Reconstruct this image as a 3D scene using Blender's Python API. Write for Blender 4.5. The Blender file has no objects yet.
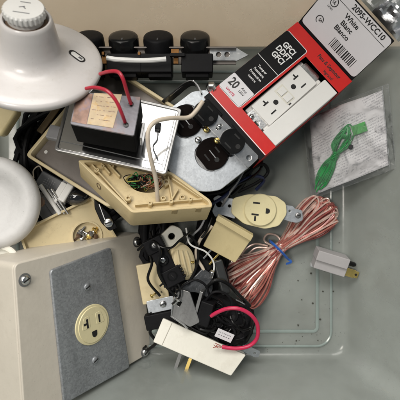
import bpy, math, random
from math import sin, cos, pi, radians, sqrt
from mathutils import Vector, Matrix, noise
S = 0.001            # everything below is written in millimetres
CAM_H = 450.0        # camera height over the tub floor
scene = bpy.context.scene
col = scene.collection
# ------------------------------------------------------------------ camera, world, light
cd = bpy.data.cameras.new('camera'); cam = bpy.data.objects.new('camera', cd); col.objects.link(cam)
cam.location = (0, 0, CAM_H * S); cam.rotation_euler = (0, 0, 0)
cd.sensor_width = 36; cd.lens = 36 * 450 / 400.0; cd.clip_start = 0.01; cd.clip_end = 50
cd.dof.use_dof = True; cd.dof.focus_distance = 0.385; cd.dof.aperture_fstop = 9.0
scene.camera = cam
w = bpy.data.worlds.new('World'); scene.world = w; w.use_nodes = True
w.node_tree.nodes['Background'].inputs[0].default_value = (0.80, 0.90, 1.0, 1)
w.node_tree.nodes['Background'].inputs[1].default_value = 0.15
def area(name, loc, target, size, power, color):
    ld = bpy.data.lights.new(name, 'AREA'); ld.shape = 'RECTANGLE'; ld.size = size[0]; ld.size_y = size[1]; ld.energy = power; ld.color = color
    o = bpy.data.objects.new(name, ld); col.objects.link(o); o.location = loc
    o.rotation_euler = (Vector(target) - Vector(loc)).to_track_quat('-Z', 'Y').to_euler()
area('window_light', (-0.25, 1.00, 1.10), (0, 0.05, 0), (1.3, 0.75), 24.5, (1.0, 0.965, 0.92))
area('ceiling_light', (-0.45, 0.10, 1.25), (0, 0, 0), (0.30, 0.30), 7.2, (1.0, 0.94, 0.86))
scene.view_settings.view_transform = 'Standard'; scene.view_settings.look = 'None'
scene.view_settings.exposure = 0.0; scene.view_settings.gamma = 1
scene.render.engine = 'CYCLES'
scene.cycles.transparent_max_bounces = 16; scene.cycles.max_bounces = 8

# ------------------------------------------------------------------ helpers: space
def at(px, py, z):
    k = (CAM_H - z) / 450.0
    return Vector(((px - 200) * k, (200 - py) * k, z))
def frame(o, n=(0, 0, 1), ang=0.0):
    """matrix with z axis n, x axis turned ang degrees (image sense, 0 = right, counter-clockwise)"""
    z = Vector(n).normalized(); a = radians(ang); d = Vector((cos(a), sin(a), 0))
    x = (d - z * d.dot(z)).normalized(); y = z.cross(x)
    m = Matrix((x, y, z)).transposed().to_4x4(); m.translation = Vector(o); return m
def seen(M, px, py, zl=0.0):
    """local x, y of the point seen at that pixel on the plane z = zl of frame M"""
    c = Vector((0, 0, CAM_H)); d = at(px, py, 0) - c
    inv = M.inverted(); c = inv @ c; d = inv.to_3x3() @ d
    t = (zl - c.z) / d.z; p = c + d * t; return (p.x, p.y)
# ------------------------------------------------------------------ helpers: materials
def mat(name, c, rough=0.5, metal=0.0, var=0.12, scale=60, bump=0.15, bscale=400, dirt=0.0, dirtcol=(0.12, 0.09, 0.06), spec=0.5,
        rvar=0.15, coat=0.0, voronoi=False, streak=False, sss=0.0, bdist=0.0003):
    m = bpy.data.materials.new(name); m.use_nodes = True; nt = m.node_tree; N = nt.nodes; L = nt.links
    b = N['Principled BSDF']; b.inputs['Metallic'].default_value = metal; b.inputs['Specular IOR Level'].default_value = spec
    b.inputs['Coat Weight'].default_value = coat
    tc = N.new('ShaderNodeTexCoord')
    n1 = N.new('ShaderNodeTexNoise'); n1.inputs['Scale'].default_value = scale; n1.inputs['Detail'].default_value = 6; n1.inputs['Roughness'].default_value = .65
    mpg = N.new('ShaderNodeMapping'); mpg.inputs['Scale'].default_value = (1, .12, 1) if streak else (1, 1, 1); mpg.inputs['Rotation'].default_value = (0, 0, .25 if streak else 0)
    L.new(tc.outputs['Object'], mpg.inputs[0]); L.new(mpg.outputs[0], n1.inputs['Vector'])
    src = n1.outputs['Fac']
    if voronoi:
        v = N.new('ShaderNodeTexVoronoi'); v.inputs['Scale'].default_value = scale * 11; L.new(tc.outputs['Object'], v.inputs['Vector'])
        mx = N.new('ShaderNodeMix'); mx.inputs[0].default_value = .30; L.new(n1.outputs['Fac'], mx.inputs[2])
        sp = N.new('ShaderNodeSeparateColor'); L.new(v.outputs['Color'], sp.inputs[0]); L.new(sp.outputs[0], mx.inputs[3]); src = mx.outputs[0]
    rp = N.new('ShaderNodeValToRGB'); e = rp.color_ramp.elements
    e[0].position = .3; e[1].position = .7
    e[0].color = tuple(x * (1 - var) for x in c) + (1,); e[1].color = tuple(min(1, x * (1 + var)) for x in c) + (1,)
    L.new(src, rp.inputs[0]); out = rp.outputs[0]
    if dirt > 0:
        n2 = N.new('ShaderNodeTexNoise'); n2.inputs['Scale'].default_value = scale * 1.7; n2.inputs['Detail'].default_value = 10; n2.inputs['Roughness'].default_value = .75
        n2.inputs['Distortion'].default_value = .4; L.new(tc.outputs['Object'], n2.inputs['Vector'])
        r2 = N.new('ShaderNodeValToRGB'); r2.color_ramp.elements[0].position = .52; r2.color_ramp.elements[1].position = .72
        r2.color_ramp.elements[1].color = (dirt, dirt, dirt, 1); L.new(n2.outputs['Fac'], r2.inputs[0])
        mx = N.new('ShaderNodeMix'); mx.data_type = 'RGBA'; L.new(r2.outputs[0], mx.inputs[0]); L.new(out, mx.inputs[6]); mx.inputs[7].default_value = dirtcol + (1,)
        out = mx.outputs[2]
        n5 = N.new('ShaderNodeTexNoise'); n5.inputs['Scale'].default_value = 620; n5.inputs['Detail'].default_value = 2; L.new(tc.outputs['Object'], n5.inputs['Vector'])
        r5 = N.new('ShaderNodeValToRGB'); r5.color_ramp.elements[0].position = .68; r5.color_ramp.elements[1].position = .78; r5.color_ramp.elements[1].color = (.25, .25, .25, 1)
        L.new(n5.outputs['Fac'], r5.inputs[0]); mx = N.new('ShaderNodeMix'); mx.data_type = 'RGBA'; L.new(r5.outputs[0], mx.inputs[0]); L.new(out, mx.inputs[6])
        mx.inputs[7].default_value = tuple(x * .35 for x in dirtcol) + (1,); out = mx.outputs[2]
    L.new(out, b.inputs['Base Color'])
    n3 = N.new('ShaderNodeTexNoise'); n3.inputs['Scale'].default_value = bscale; n3.inputs['Detail'].default_value = 4
    L.new(tc.outputs['Object'], n3.inputs['Vector'])
    mr = N.new('ShaderNodeMapRange'); mr.inputs['To Min'].default_value = max(.02, rough - rvar / 2); mr.inputs['To Max'].default_value = min(1, rough + rvar / 2)
    L.new(n1.outputs['Fac'], mr.inputs['Value']); L.new(mr.outputs[0], b.inputs['Roughness'])
    if bump:
        bp = N.new('ShaderNodeBump'); bp.inputs['Strength'].default_value = bump; bp.inputs['Distance'].default_value = bdist
        L.new(n3.outputs['Fac'], bp.inputs['Height']); L.new(bp.outputs[0], b.inputs['Normal'])
    if sss: b.inputs['Subsurface Weight'].default_value = sss; b.inputs['Subsurface Radius'].default_value = (.004, .003, .002)
    return m
def film(name, c, opacity, rough=.1, bump=.6, bscale=60, diff=.3, bdist=.002, edge=0.5):
    """thin see-through plastic: transparent, with a gloss and a little milky body"""
    m = bpy.data.materials.new(name); m.use_nodes = True; nt = m.node_tree; N = nt.nodes; L = nt.links
    b = N['Principled BSDF']; b.inputs['Base Color'].default_value = c + (1,); b.inputs['Roughness'].default_value = rough
    tr = N.new('ShaderNodeBsdfTransparent'); mx = N.new('ShaderNodeMixShader')
    tc = N.new('ShaderNodeTexCoord'); n = N.new('ShaderNodeTexNoise'); n.inputs['Scale'].default_value = bscale; n.inputs['Detail'].default_value = 3; n.inputs['Distortion'].default_value = 1.2
    L.new(tc.outputs['Object'], n.inputs['Vector'])
    bp = N.new('ShaderNodeBump'); bp.inputs['Strength'].default_value = bump; bp.inputs['Distance'].default_value = bdist; L.new(n.outputs['Fac'], bp.inputs['Height']); L.new(bp.outputs[0], b.inputs['Normal'])
    fr = N.new('ShaderNodeFresnel'); fr.inputs['IOR'].default_value = 1.45; L.new(bp.outputs[0], fr.inputs['Normal'])
    ad = N.new('ShaderNodeMath'); ad.operation = 'MULTIPLY_ADD'; ad.inputs[1].default_value = edge; ad.inputs[2].default_value = opacity; ad.use_clamp = True
    L.new(fr.outputs[0], ad.inputs[0]); L.new(ad.outputs[0], mx.inputs[0]); L.new(tr.outputs[0], mx.inputs[1]); L.new(b.outputs[0], mx.inputs[2])
    L.new(mx.outputs[0], N['Material Output'].inputs[0]); return m
def tub_material():
    m = mat('tub_plastic', (.37, .405, .385), rough=.18, var=.30, scale=7, bump=.4, bscale=45, bdist=.0008, spec=.5, dirt=.35, dirtcol=(.29, .29, .25))
    nt = m.node_tree; N = nt.nodes; L = nt.links; b = N['Principled BSDF']
    # fine scratches
    tc = N.new('ShaderNodeTexCoord'); 
    base = b.inputs['Base Color'].links[0].from_socket; last = base
    for rot, sc, wd in ((.6, 16, .022), (-.9, 11, .018), (2.0, 22, .02), (1.2, 30, .02)):
        mp = N.new('ShaderNodeMapping'); mp.inputs['Rotation'].default_value = (.3, .2, rot); mp.inputs['Scale'].default_value = (sc, sc * 6, sc); L.new(tc.outputs['Object'], mp.inputs[0])
        ns = N.new('ShaderNodeTexNoise'); ns.inputs['Scale'].default_value = 1.0; ns.inputs['Detail'].default_value = 1.5; L.new(mp.outputs[0], ns.inputs['Vector'])
        sb = N.new('ShaderNodeMath'); sb.operation = 'SUBTRACT'; sb.inputs[1].default_value = .5; L.new(ns.outputs['Fac'], sb.inputs[0])
        ab = N.new('ShaderNodeMath'); ab.operation = 'ABSOLUTE'; L.new(sb.outputs[0], ab.inputs[0])
        lt = N.new('ShaderNodeMath'); lt.operation = 'LESS_THAN'; lt.inputs[1].default_value = wd * .16; L.new(ab.outputs[0], lt.inputs[0])
        n2 = N.new('ShaderNodeTexNoise'); n2.inputs['Scale'].default_value = 30; n2.inputs['Detail'].default_value = 3; L.new(tc.outputs['Object'], n2.inputs['Vector'])
        g = N.new('ShaderNodeMath'); g.operation = 'GREATER_THAN'; g.inputs[1].default_value = .53; L.new(n2.outputs['Fac'], g.inputs[0])
        mu = N.new('ShaderNodeMath'); mu.operation = 'MULTIPLY'; L.new(lt.outputs[0], mu.inputs[0]); L.new(g.outputs[0], mu.inputs[1])
        m2 = N.new('ShaderNodeMath'); m2.operation = 'MULTIPLY'; m2.inputs[1].default_value = .38; L.new(mu.outputs[0], m2.inputs[0])
        mx = N.new('ShaderNodeMix'); mx.data_type = 'RGBA'; L.new(m2.outputs[0], mx.inputs[0]); L.new(last, mx.inputs[6]); mx.inputs[7].default_value = (.42, .44, .44, 1); last = mx.outputs[2]
    L.new(last, b.inputs['Base Color'])
    tr = N.new('ShaderNodeBsdfTransparent'); tr.inputs[0].default_value = (.96, .95, .93, 1)
    mx = N.new('ShaderNodeMixShader'); mx.inputs[0].default_value = .44
    L.new(tr.outputs[0], mx.inputs[1]); L.new(b.outputs[0], mx.inputs[2]); L.new(mx.outputs[0], N['Material Output'].inputs[0])
    return m
def paper_print():
    """thin leaflet with rows of tiny unreadable print"""
    m = mat('leaflet_paper', (.68, .67, .68), rough=.8, var=.05, bump=.1)
    nt = m.node_tree; N = nt.nodes; L = nt.links; b = N['Principled BSDF']; last = b.inputs['Base Color'].links[0].from_socket
    tc = N.new('ShaderNodeTexCoord'); mp = N.new('ShaderNodeMapping'); mp.inputs['Rotation'].default_value = (0, 0, radians(0)); L.new(tc.outputs['Object'], mp.inputs[0])
    sp = N.new('ShaderNodeSeparateXYZ'); L.new(mp.outputs[0], sp.inputs[0])
    ml = N.new('ShaderNodeMath'); ml.operation = 'MULTIPLY'; ml.inputs[1].default_value = 420; L.new(sp.outputs[1], ml.inputs[0])
    fr = N.new('ShaderNodeMath'); fr.operation = 'FRACT'; L.new(ml.outputs[0], fr.inputs[0])
    gt = N.new('ShaderNodeMath'); gt.operation = 'GREATER_THAN'; gt.inputs[1].default_value = .5; L.new(fr.outputs[0], gt.inputs[0])
    m2 = N.new('ShaderNodeMapping'); m2.inputs['Scale'].default_value = (1400, 420, 1); L.new(tc.outputs['Object'], m2.inputs[0])
    v = N.new('ShaderNodeTexNoise'); v.inputs['Scale'].default_value = 1.0; v.inputs['Detail'].default_value = 2; L.new(m2.outputs[0], v.inputs['Vector'])
    g2 = N.new('ShaderNodeMath'); g2.operation = 'GREATER_THAN'; g2.inputs[1].default_value = .49; L.new(v.outputs['Fac'], g2.inputs[0])
    mu = N.new('ShaderNodeMath'); mu.operation = 'MULTIPLY'; L.new(gt.outputs[0], mu.inputs[0]); L.new(g2.outputs[0], mu.inputs[1])
    m3 = N.new('ShaderNodeMath'); m3.operation = 'MULTIPLY'; L.new(mu.outputs[0], m3.inputs[0])
    nb = N.new('ShaderNodeTexNoise'); nb.inputs['Scale'].default_value = 55; nb.inputs['Detail'].default_value = 1; L.new(tc.outputs['Object'], nb.inputs['Vector'])
    rb = N.new('ShaderNodeMapRange'); rb.inputs['From Min'].default_value = .42; rb.inputs['From Max'].default_value = .5; rb.inputs['To Max'].default_value = .5; L.new(nb.outputs['Fac'], rb.inputs['Value']); L.new(rb.outputs[0], m3.inputs[1])
    mx = N.new('ShaderNodeMix'); mx.data_type = 'RGBA'; L.new(m3.outputs[0], mx.inputs[0]); L.new(last, mx.inputs[6]); mx.inputs[7].default_value = (.17, .16, .2, 1)
    L.new(mx.outputs[2], b.inputs['Base Color']); return m

TUB = tub_material()
TUB_RIDGE = mat('tub_ridge_plastic', (.25, .30, .28), rough=.18, var=.1, scale=40)
CREAM = mat('cream_plastic', (.64, .54, .33), rough=.38, var=.07, scale=30, dirt=.35, dirtcol=(.33, .25, .13), sss=.05)
CREAM_TAN = mat('tan_plastic', (.57, .455, .25), rough=.42, var=.08, scale=30, dirt=.45, dirtcol=(.30, .21, .10), bump=.3, sss=.05)
YELLOWED = mat('yellowed_plastic', (.55, .46, .25), rough=.4, var=.08, scale=25, dirt=.3, dirtcol=(.3, .22, .1))
IVORY = mat('ivory_plastic', (.70, .63, .38), rough=.3, var=.05, scale=40, dirt=.25, dirtcol=(.45, .36, .18), sss=.05)
PAINT = mat('almond_paint', (.58, .535, .455), rough=.42, var=.05, scale=20, dirt=.25, dirtcol=(.33, .29, .23), bump=.35, bscale=250)
WHITE = mat('white_plastic', (.70, .695, .67), rough=.3, var=.03, scale=30, dirt=.12, dirtcol=(.5, .46, .4), sss=.03)
PORCELAIN = mat('lampholder_plastic', (.60, .575, .56), rough=.3, var=.025, scale=18, dirt=.5, dirtcol=(.47, .43, .39), sss=.05, coat=.15)
DISC = mat('disc_plastic', (.58, .575, .565), rough=.5, var=.06, scale=60, dirt=.35, dirtcol=(.45, .43, .42), bump=.4)
OFFWHITE = mat('offwhite_plastic', (.64, .625, .55), rough=.34, var=.05, scale=30, dirt=.3, dirtcol=(.42, .38, .3))
GALV = mat('galvanised_steel', streak=True, c=(.31, .325, .34), rough=.45, metal=.55, var=.22, scale=70, voronoi=True, bump=.2, dirt=.45, dirtcol=(.16, .17, .19))
ZINC = mat('zinc_plate', (.52, .55, .58), rough=.42, metal=.8, var=.12, scale=60, voronoi=True, bump=.15, dirt=.3, dirtcol=(.33, .36, .4))
STEEL = mat('bright_steel', (.68, .68, .67), rough=.25, metal=1, var=.15, scale=80, bump=.15, dirt=.25, dirtcol=(.3, .28, .25))
CHROME = mat('polished_steel', (.86, .87, .88), rough=.10, metal=1, var=.04, scale=30, bump=.05, bscale=120, rvar=.08)
DULLSTEEL = mat('dull_steel', streak=True, c=(.33, .33, .33), rough=.4, metal=.9, var=.3, scale=60, bump=.3, dirt=.4, dirtcol=(.1, .09, .08))
BRASS = mat('brass', (.88, .65, .22), rough=.25, metal=1, var=.15, scale=60, dirt=.2)
BLACK = mat('black_plastic', (.007, .007, .008), rough=.5, spec=.13, var=.3, scale=60, bump=.3)
BLACKG = mat('black_glossy_plastic', (.006, .006, .006), rough=.2, spec=.3, var=.3, scale=60, bump=.1)
BROWNBLK = mat('dark_brown_bakelite', (.006, .004, .0035), rough=.22, var=.3, scale=60, bump=.5, bscale=120, spec=.08)
DARKGREY = mat('dark_grey_plastic', (.07, .075, .08), rough=.45, var=.2, scale=60)
MATTE = mat('matte_black_plastic', (.012, .012, .012), rough=.85, spec=.04, var=.3, scale=60, bump=.3)
GREY = mat('grey_plastic', (.25, .25, .26), rough=.45, var=.1, scale=60)
PLUGGREY = mat('light_grey_rubber', (.40, .385, .385), rough=.5, var=.06, scale=60, bump=.3)
BROWNGREY = mat('brown_grey_metal', (.19, .17, .155), rough=.45, metal=.4, var=.12, scale=40, dirt=.3, dirtcol=(.1, .08, .06))
BROWN = mat('brown_fibre', (.12, .07, .04), rough=.6, var=.3, scale=200)
REDWIRE = mat('red_wire', (.42, .018, .04), rough=.32, var=.12, scale=100)
PINKWIRE = mat('crimson_wire', (.52, .02, .075), rough=.35, var=.12, scale=100)
OFFWIRE = mat('offwhite_wire', (.58, .50, .40), rough=.45, var=.08, scale=100)
WHITEWIRE = mat('white_wire', (.78, .78, .76), rough=.35, var=.05, scale=100)
NAVY = mat('navy_wire', (.012, .018, .06), rough=.3, var=.3, scale=100)
GREENW = mat('green_wire', (.03, .25, .07), rough=.35, var=.2, scale=120)
GREENTAG = mat('green_tag', (.06, .30, .07), rough=.5, var=.15, scale=60)
YELW = mat('yellow_wire', (.38, .32, .07), rough=.4)
ORANGEW = mat('orange_wire', (.32, .13, .07), rough=.4)
CORD_A = mat('copper_strand', (.46, .16, .125), rough=.3, metal=.25, var=.3, scale=150, coat=.6, bump=.3)
CORD_B = mat('tinned_strand', (.76, .56, .48), rough=.26, metal=.45, var=.25, scale=150, coat=.6, bump=.3)
CORD_C = mat('pink_insulation', (.30, .075, .065), rough=.3, metal=.2, var=.25, scale=150, coat=.6, bump=.3)
BLUETIE = mat('blue_tie', (.03, .14, .55), rough=.35)
RED = mat('red_card', (.54, .013, .010), rough=.33, var=.10, scale=30, bump=.1)
BLACKCARD = mat('black_card', (.009, .009, .010), rough=.45, spec=.12, var=.2, scale=40, bump=.1)
WHITECARD = mat('white_card', (.66, .65, .67), rough=.4, var=.03, scale=30, bump=.1)
TANBOARD = mat('tan_board', (.82, .64, .45), rough=.75, var=.05, scale=8, bump=.2)
FOIL = mat('crumpled_foil', (.72, .73, .75), rough=.36, metal=1, var=.1, bump=.5, bscale=60, bdist=.002)
INK = mat('black_ink', (.012, .012, .012), rough=.5, bump=0)
WHITEINK = mat('white_ink', (.75, .75, .75), rough=.5, bump=0)
REDINK = mat('red_ink', (.5, .02, .08), rough=.5, bump=0)
GREYINK = mat('grey_ink', (.12, .12, .13), rough=.5, bump=0)
DARKHOLE = mat('slot_black', (.006, .006, .006), rough=.7, bump=0)
GASKETGREY = mat('gasket_grey', (.10, .11, .12), rough=.6)  # plain dark grey for the joint behind the box cover
BAG = film('clear_bag', (.42, .44, .45), .05, rough=.06, bump=1, bscale=42, bdist=.008, edge=.9)
SMOKE = film('cloudy_plastic', (.32, .34, .36), .45, rough=.12, bump=.8, bscale=60)
LEAF = paper_print()
GROUND = mat('worktop', (.34, .345, .30), rough=.6, var=.08, scale=10)
LABELPAPER = mat('aged_label', (.58, .46, .30), rough=.7, var=.14, scale=90, dirt=.9, dirtcol=(.62, .36, .05))
TARNISH = mat('tarnished_plate', (.15, .145, .16), rough=.42, metal=.5, var=.35, scale=26, dirt=1, dirtcol=(.22, .10, .05), bump=.3)

# ------------------------------------------------------------------ helpers: meshes
class MB:
    def __init__(s): s.v = []; s.f = []; s.mi = []
    def add(s, vs, fs, m=0):
        o = len(s.v); s.v += [tuple(x) for x in vs]; s.f += [tuple(i + o for i in f) for f in fs]; s.mi += [m] * len(fs); return s
    def box(s, c, d, M=None, m=0, taper=1.0):
        vs = []
        for z in (-1, 1):
            t = taper if z > 0 else 1
            for x, y in ((-1, -1), (1, -1), (1, 1), (-1, 1)):
                p = Vector((c[0] + x * d[0] / 2 * t, c[1] + y * d[1] / 2 * t, c[2] + z * d[2] / 2)); vs.append(M @ p if M else p)
        return s.add(vs, [(3, 2, 1, 0), (4, 5, 6, 7), (0, 1, 5, 4), (1, 2, 6, 5), (2, 3, 7, 6), (3, 0, 4, 7)], m)
    def prism(s, o, z0, z1, M=None, m=0):
        n = len(o); vs = [Vector((x, y, z0)) for x, y in o] + [Vector((x, y, z1)) for x, y in o]
        a = sum(o[i][0] * o[(i + 1) % n][1] - o[(i + 1) % n][0] * o[i][1] for i in range(n))
        if M: vs = [M @ v for v in vs]
        fs = [tuple(range(n - 1, -1, -1)), tuple(range(n, 2 * n))] + [(i, (i + 1) % n, n + (i + 1) % n, n + i) for i in range(n)]
        if a < 0: fs = [tuple(reversed(f)) for f in fs]
        return s.add(vs, fs, m)
    def lathe(s, prof, n=48, M=None, m=0, ribs=0, rib=0.0, ribrange=None):
        vs = []; fs = []
        for k, (r, z) in enumerate(prof):
            for i in range(n):
                a = 2 * pi * i / n; rr = r
                if ribs and ribrange[0] <= k <= ribrange[1]: rr = r + rib * (1 if (i * ribs * 2 // n) % 2 else -1)
                p = Vector((rr * cos(a), rr * sin(a), z)); vs.append(M @ p if M else p)
        for k in range(len(prof) - 1):
            for i in range(n):
                j = (i + 1) % n; fs.append((k * n + i, k * n + j, (k + 1) * n + j, (k + 1) * n + i))
        fs.append(tuple(range(n - 1, -1, -1))); fs.append(tuple((len(prof) - 1) * n + i for i in range(n)))
        return s.add(vs, fs, m)
    def cyl(s, c, r, h, n=24, M=None, m=0, r2=None):
        T = Matrix.Translation(Vector(c)); T = (M @ T) if M else T
        return s.lathe([(r, 0), (r2 if r2 is not None else r, h)], n, T, m)
    def tube(s, pts, r, n=8, m=0, sub=6, smooth=True, flat=None, up=None):
        P = [Vector(p) for p in pts]
        if smooth and len(P) > 2:
            Q = []
            E = [P[0] * 2 - P[1]] + P + [P[-1] * 2 - P[-2]]
            for i in range(1, len(E) - 2):
                for k in range(sub):
                    t = k / sub; a, b, c, d = E[i - 1], E[i], E[i + 1], E[i + 2]
                    Q.append(.5 * ((2 * b) + (c - a) * t + (2 * a - 5 * b + 4 * c - d) * t * t + (3 * b - a - 3 * c + d) * t ** 3))
            Q.append(P[-1]); P = Q
        vs = []; fs = []; t0 = (P[1] - P[0]).normalized()
        u = Vector(up) if up else (Vector((0, 0, 1)) if abs(t0.z) < .9 else Vector((1, 0, 0)))
        u = (u - t0 * u.dot(t0)).normalized()
        for i, p in enumerate(P):
            t = (P[min(i + 1, len(P) - 1)] - P[max(i - 1, 0)]).normalized(); u = (u - t * u.dot(t)).normalized(); w_ = t.cross(u)
            for k in range(n):
                a = 2 * pi * k / n
                ra, rb = (r, r) if flat is None else flat
                if flat: a += pi / n
                vs.append(p + u * (rb * sin(a)) + w_ * (ra * cos(a)))
        for i in range(len(P) - 1):
            for k in range(n):
                j = (k + 1) % n; fs.append((i * n + k, i * n + j, (i + 1) * n + j, (i + 1) * n + k))
        fs.append(tuple(range(n - 1, -1, -1))); fs.append(tuple((len(P) - 1) * n + k for k in range(n)))
        return s.add(vs, fs, m)
    def build(s, name, m, parent=None, M=None, bevel=0.0, seg=2, smooth=True, ang=35, origin=None):
        me = bpy.data.meshes.new(name)
        inv = Matrix.Translation(-Vector(origin)) if origin is not None else None
        me.from_pydata([tuple((inv @ Vector(v) if inv else Vector(v)) * S) for v in s.v], [], s.f)
        for x in (m if isinstance(m, (list, tuple)) else [m]): me.materials.append(x)
        me.polygons.foreach_set('material_index', s.mi); me.update()
        return link(name, me, parent, M if origin is None else Matrix.Translation(Vector(origin)), bevel, seg, smooth, ang)
def link(name, me, parent=None, M=None, bevel=0.0, seg=2, smooth=True, ang=35):
    o = bpy.data.objects.new(name, me); col.objects.link(o)
    if smooth:
        me.polygons.foreach_set('use_smooth', [True] * len(me.polygons))
        try: me.set_sharp_from_angle(angle=radians(ang))
        except Exception: pass
    if parent: o.parent = parent
    if M is not None:
        T = M.copy(); T.translation = T.translation * S; o.matrix_local = T
    if bevel:
        b = o.modifiers.new('bevel', 'BEVEL'); b.width = bevel * S; b.segments = seg; b.limit_method = 'ANGLE'; b.angle_limit = radians(ang); b.harden_normals = True
    return o
def thing(name, label, cat, M, group=None):
    o = bpy.data.objects.new(name, None); col.objects.link(o); o.empty_display_size = .01
    T = M.copy() if isinstance(M, Matrix) else Matrix.Translation(Vector(M)); T.translation = T.translation * S; o.matrix_world = T
    return tag(o, label, cat, group)
def tag(o, label, cat, group=None, kind=None):
    if label: o['label'] = label
    if cat: o['category'] = cat
    if group: o['group'] = group
    if kind: o['kind'] = kind
    return o
def circ(cx, cy, r, n=32, a0=0, ry=None):
    return [(cx + r * cos(a0 + 2 * pi * i / n), cy + (ry or r) * sin(a0 + 2 * pi * i / n)) for i in range(n)]
def rrect(cx, cy, w_, h, r, n=6, rot=0):
    o = []
    for sx, sy, a0 in ((1, 1, 0), (-1, 1, 90), (-1, -1, 180), (1, -1, 270)):
        for k in range(n + 1):
            a = radians(a0 + 90 * k / n); o.append((sx * (w_ / 2 - r) + r * cos(a), sy * (h / 2 - r) + r * sin(a)))
    c, s_ = cos(radians(rot)), sin(radians(rot))
    return [(cx + x * c - y * s_, cy + x * s_ + y * c) for x, y in o]
def rpoly(pts, r, n=5):
    """round the corners of a polygon"""
    out = []; N = len(pts)
    for i in range(N):
        p0, p1, p2 = Vector(pts[i - 1]), Vector(pts[i]), Vector(pts[(i + 1) % N])
        a = (p0 - p1); b = (p2 - p1); rr = min(r, a.length * .45, b.length * .45); A = p1 + a.normalized() * rr; B = p1 + b.normalized() * rr
        for k in range(n + 1):
            t = k / n; q = A * (1 - t) ** 2 + p1 * 2 * t * (1 - t) + B * t * t; out.append((q.x, q.y))
    return out
def from_curve(cu):
    o = bpy.data.objects.new('tmp', cu); col.objects.link(o); dg = bpy.context.evaluated_depsgraph_get(); dg.update()
    me = bpy.data.meshes.new_from_object(o.evaluated_get(dg)); bpy.data.objects.remove(o); bpy.data.curves.remove(cu); return me
def plate(name, outline, holes, z0, z1, m, parent=None, M=None, bev=0.3):
    """flat piece with holes, thickness z0..z1"""
    cu = bpy.data.curves.new('c', 'CURVE'); cu.dimensions = '2D'; cu.fill_mode = 'BOTH'
    for loop in [outline] + list(holes):
        sp = cu.splines.new('POLY'); sp.points.add(len(loop) - 1); sp.use_cyclic_u = True
        for i, (x, y) in enumerate(loop): sp.points[i].co = (x, y, 0, 1)
    t = (z1 - z0) / 2; bev = min(bev, t * .8); cu.extrude = t - bev; cu.bevel_depth = bev; cu.bevel_resolution = 1; cu.offset = -bev
    me = from_curve(cu); me.transform(Matrix.Translation((0, 0, (z0 + z1) / 2))); me.transform(Matrix.Scale(S, 4))
    me.materials.clear(); me.materials.append(m); me.name = name
    return link(name, me, parent, M, ang=30)
def letter(name, lines, size, x, y, z, rot, m, parent, bold=0.0, spacing=1.0, line=1.15, align='CENTER', sx=1.0):
    """real lettering, one mesh; lines run down from (x, y)"""
    cu = bpy.data.curves.new('t', 'FONT'); cu.body = '\n'.join(lines); cu.size = size; cu.extrude = .06; cu.offset = bold; cu.align_x = align; cu.align_y = 'CENTER'
    cu.space_line = line; cu.space_character = spacing; cu.resolution_u = 3
    me = from_curve(cu)
    me.transform(Matrix.Translation((x, y, z)) @ Matrix.Rotation(radians(rot), 4, 'Z') @ Matrix.Diagonal((sx, 1, 1, 1))); me.transform(Matrix.Scale(S, 4))
    me.materials.clear(); me.materials.append(m); me.name = name
    return link(name, me, parent, None, smooth=False)
def screw(parent, c, r, M=None, m=STEEL, slot=True, name='screw', ang=20, h=1.6):
    T = Matrix.Translation(Vector(c)); T = (M @ T) if M else T
    b = MB().lathe([(r, 0), (r, h * .5), (r * .8, h * .85), (r * .4, h)], 20, T); o = b.build(name, m, parent, ang=50)
    if slot:
        MB().box((0, 0, h), (r * 1.5, r * .28, h * .25), T @ Matrix.Rotation(radians(ang), 4, 'Z')).build('slot', DARKHOLE, o)
    return o
rng = random.Random(7)

# ------------------------------------------------------------------ setting
g = MB().box((0, 0, -12), (6000, 6000, 10)).build('ground', GROUND); tag(g, None, None, kind='structure')
# tub: one open box moulded in cloudy plastic
X0, X1, Y0, Y1 = -196, 146, -156, 138
def ring(off, z, r=16):
    fx1, fx0, fy0, fy1 = .45 * z, .40 * z, .20 * z, .45 * z
    x0, x1, y0, y1 = X0 - off - fx0, X1 + off + fx1, Y0 - off - fy0, Y1 + off + fy1
    return [(x, y, z) for x, y in rrect((x0 + x1) / 2, (y0 + y1) / 2, x1 - x0, y1 - y0, max(1, r + off), 8)]
tub = thing('storage_tub', 'cloudy grey plastic storage tub holding all the electrical parts', 'storage tub', (0, 0, 0))
b = MB()
prof = [(-60, 0), (-14, 0), (-5, 0), (-3.2, .6), (-1.2, 2.0), (-.3, 4), (0, 7), (0, 60), (0, 120), (0, 200), (0, 290)]
rings = [ring(o_, z) for o_, z in prof]; n = len(rings[0]); vs = sum(rings, []); fs = [tuple(range(n))]
for k in range(len(rings) - 1):
    for i in range(n): fs.append((k * n + i, k * n + (i + 1) % n, (k + 1) * n + (i + 1) % n, (k + 1) * n + i))
b.add(vs, fs); tb = b.build('tub_body', TUB, tub, ang=60)
so = tb.modifiers.new('thick', 'SOLIDIFY'); so.thickness = .0022; so.offset = 1
def ridge(x0, x1, y0, y1, r, h, wd):
    o = rrect((x0 + x1) / 2, (y0 + y1) / 2, x1 - x0, y1 - y0, r, 8); pts = [(x, y, h * .35) for x, y in o] + [(o[0][0], o[0][1], h * .35)]
    return MB().tube(pts, 1, 6, smooth=False, flat=(wd / 2, h * .65))
p1 = at(317, 331, 0); p2 = at(331, 346, 0)
ridge(-170, p1.x, p1.y, 118, 4, 1.3, 3.4).build('moulded_ridge', TUB_RIDGE, tub)
ridge(-182, p2.x, p2.y, 128, 15, 1.5, 2.6).build('moulded_ridge', TUB_RIDGE, tub)
rm = ring(4, 292); MB().tube(rm + [rm[0]], 1, 6, smooth=False, flat=(8, 4)).build('rim', TUB, tub)
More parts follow.
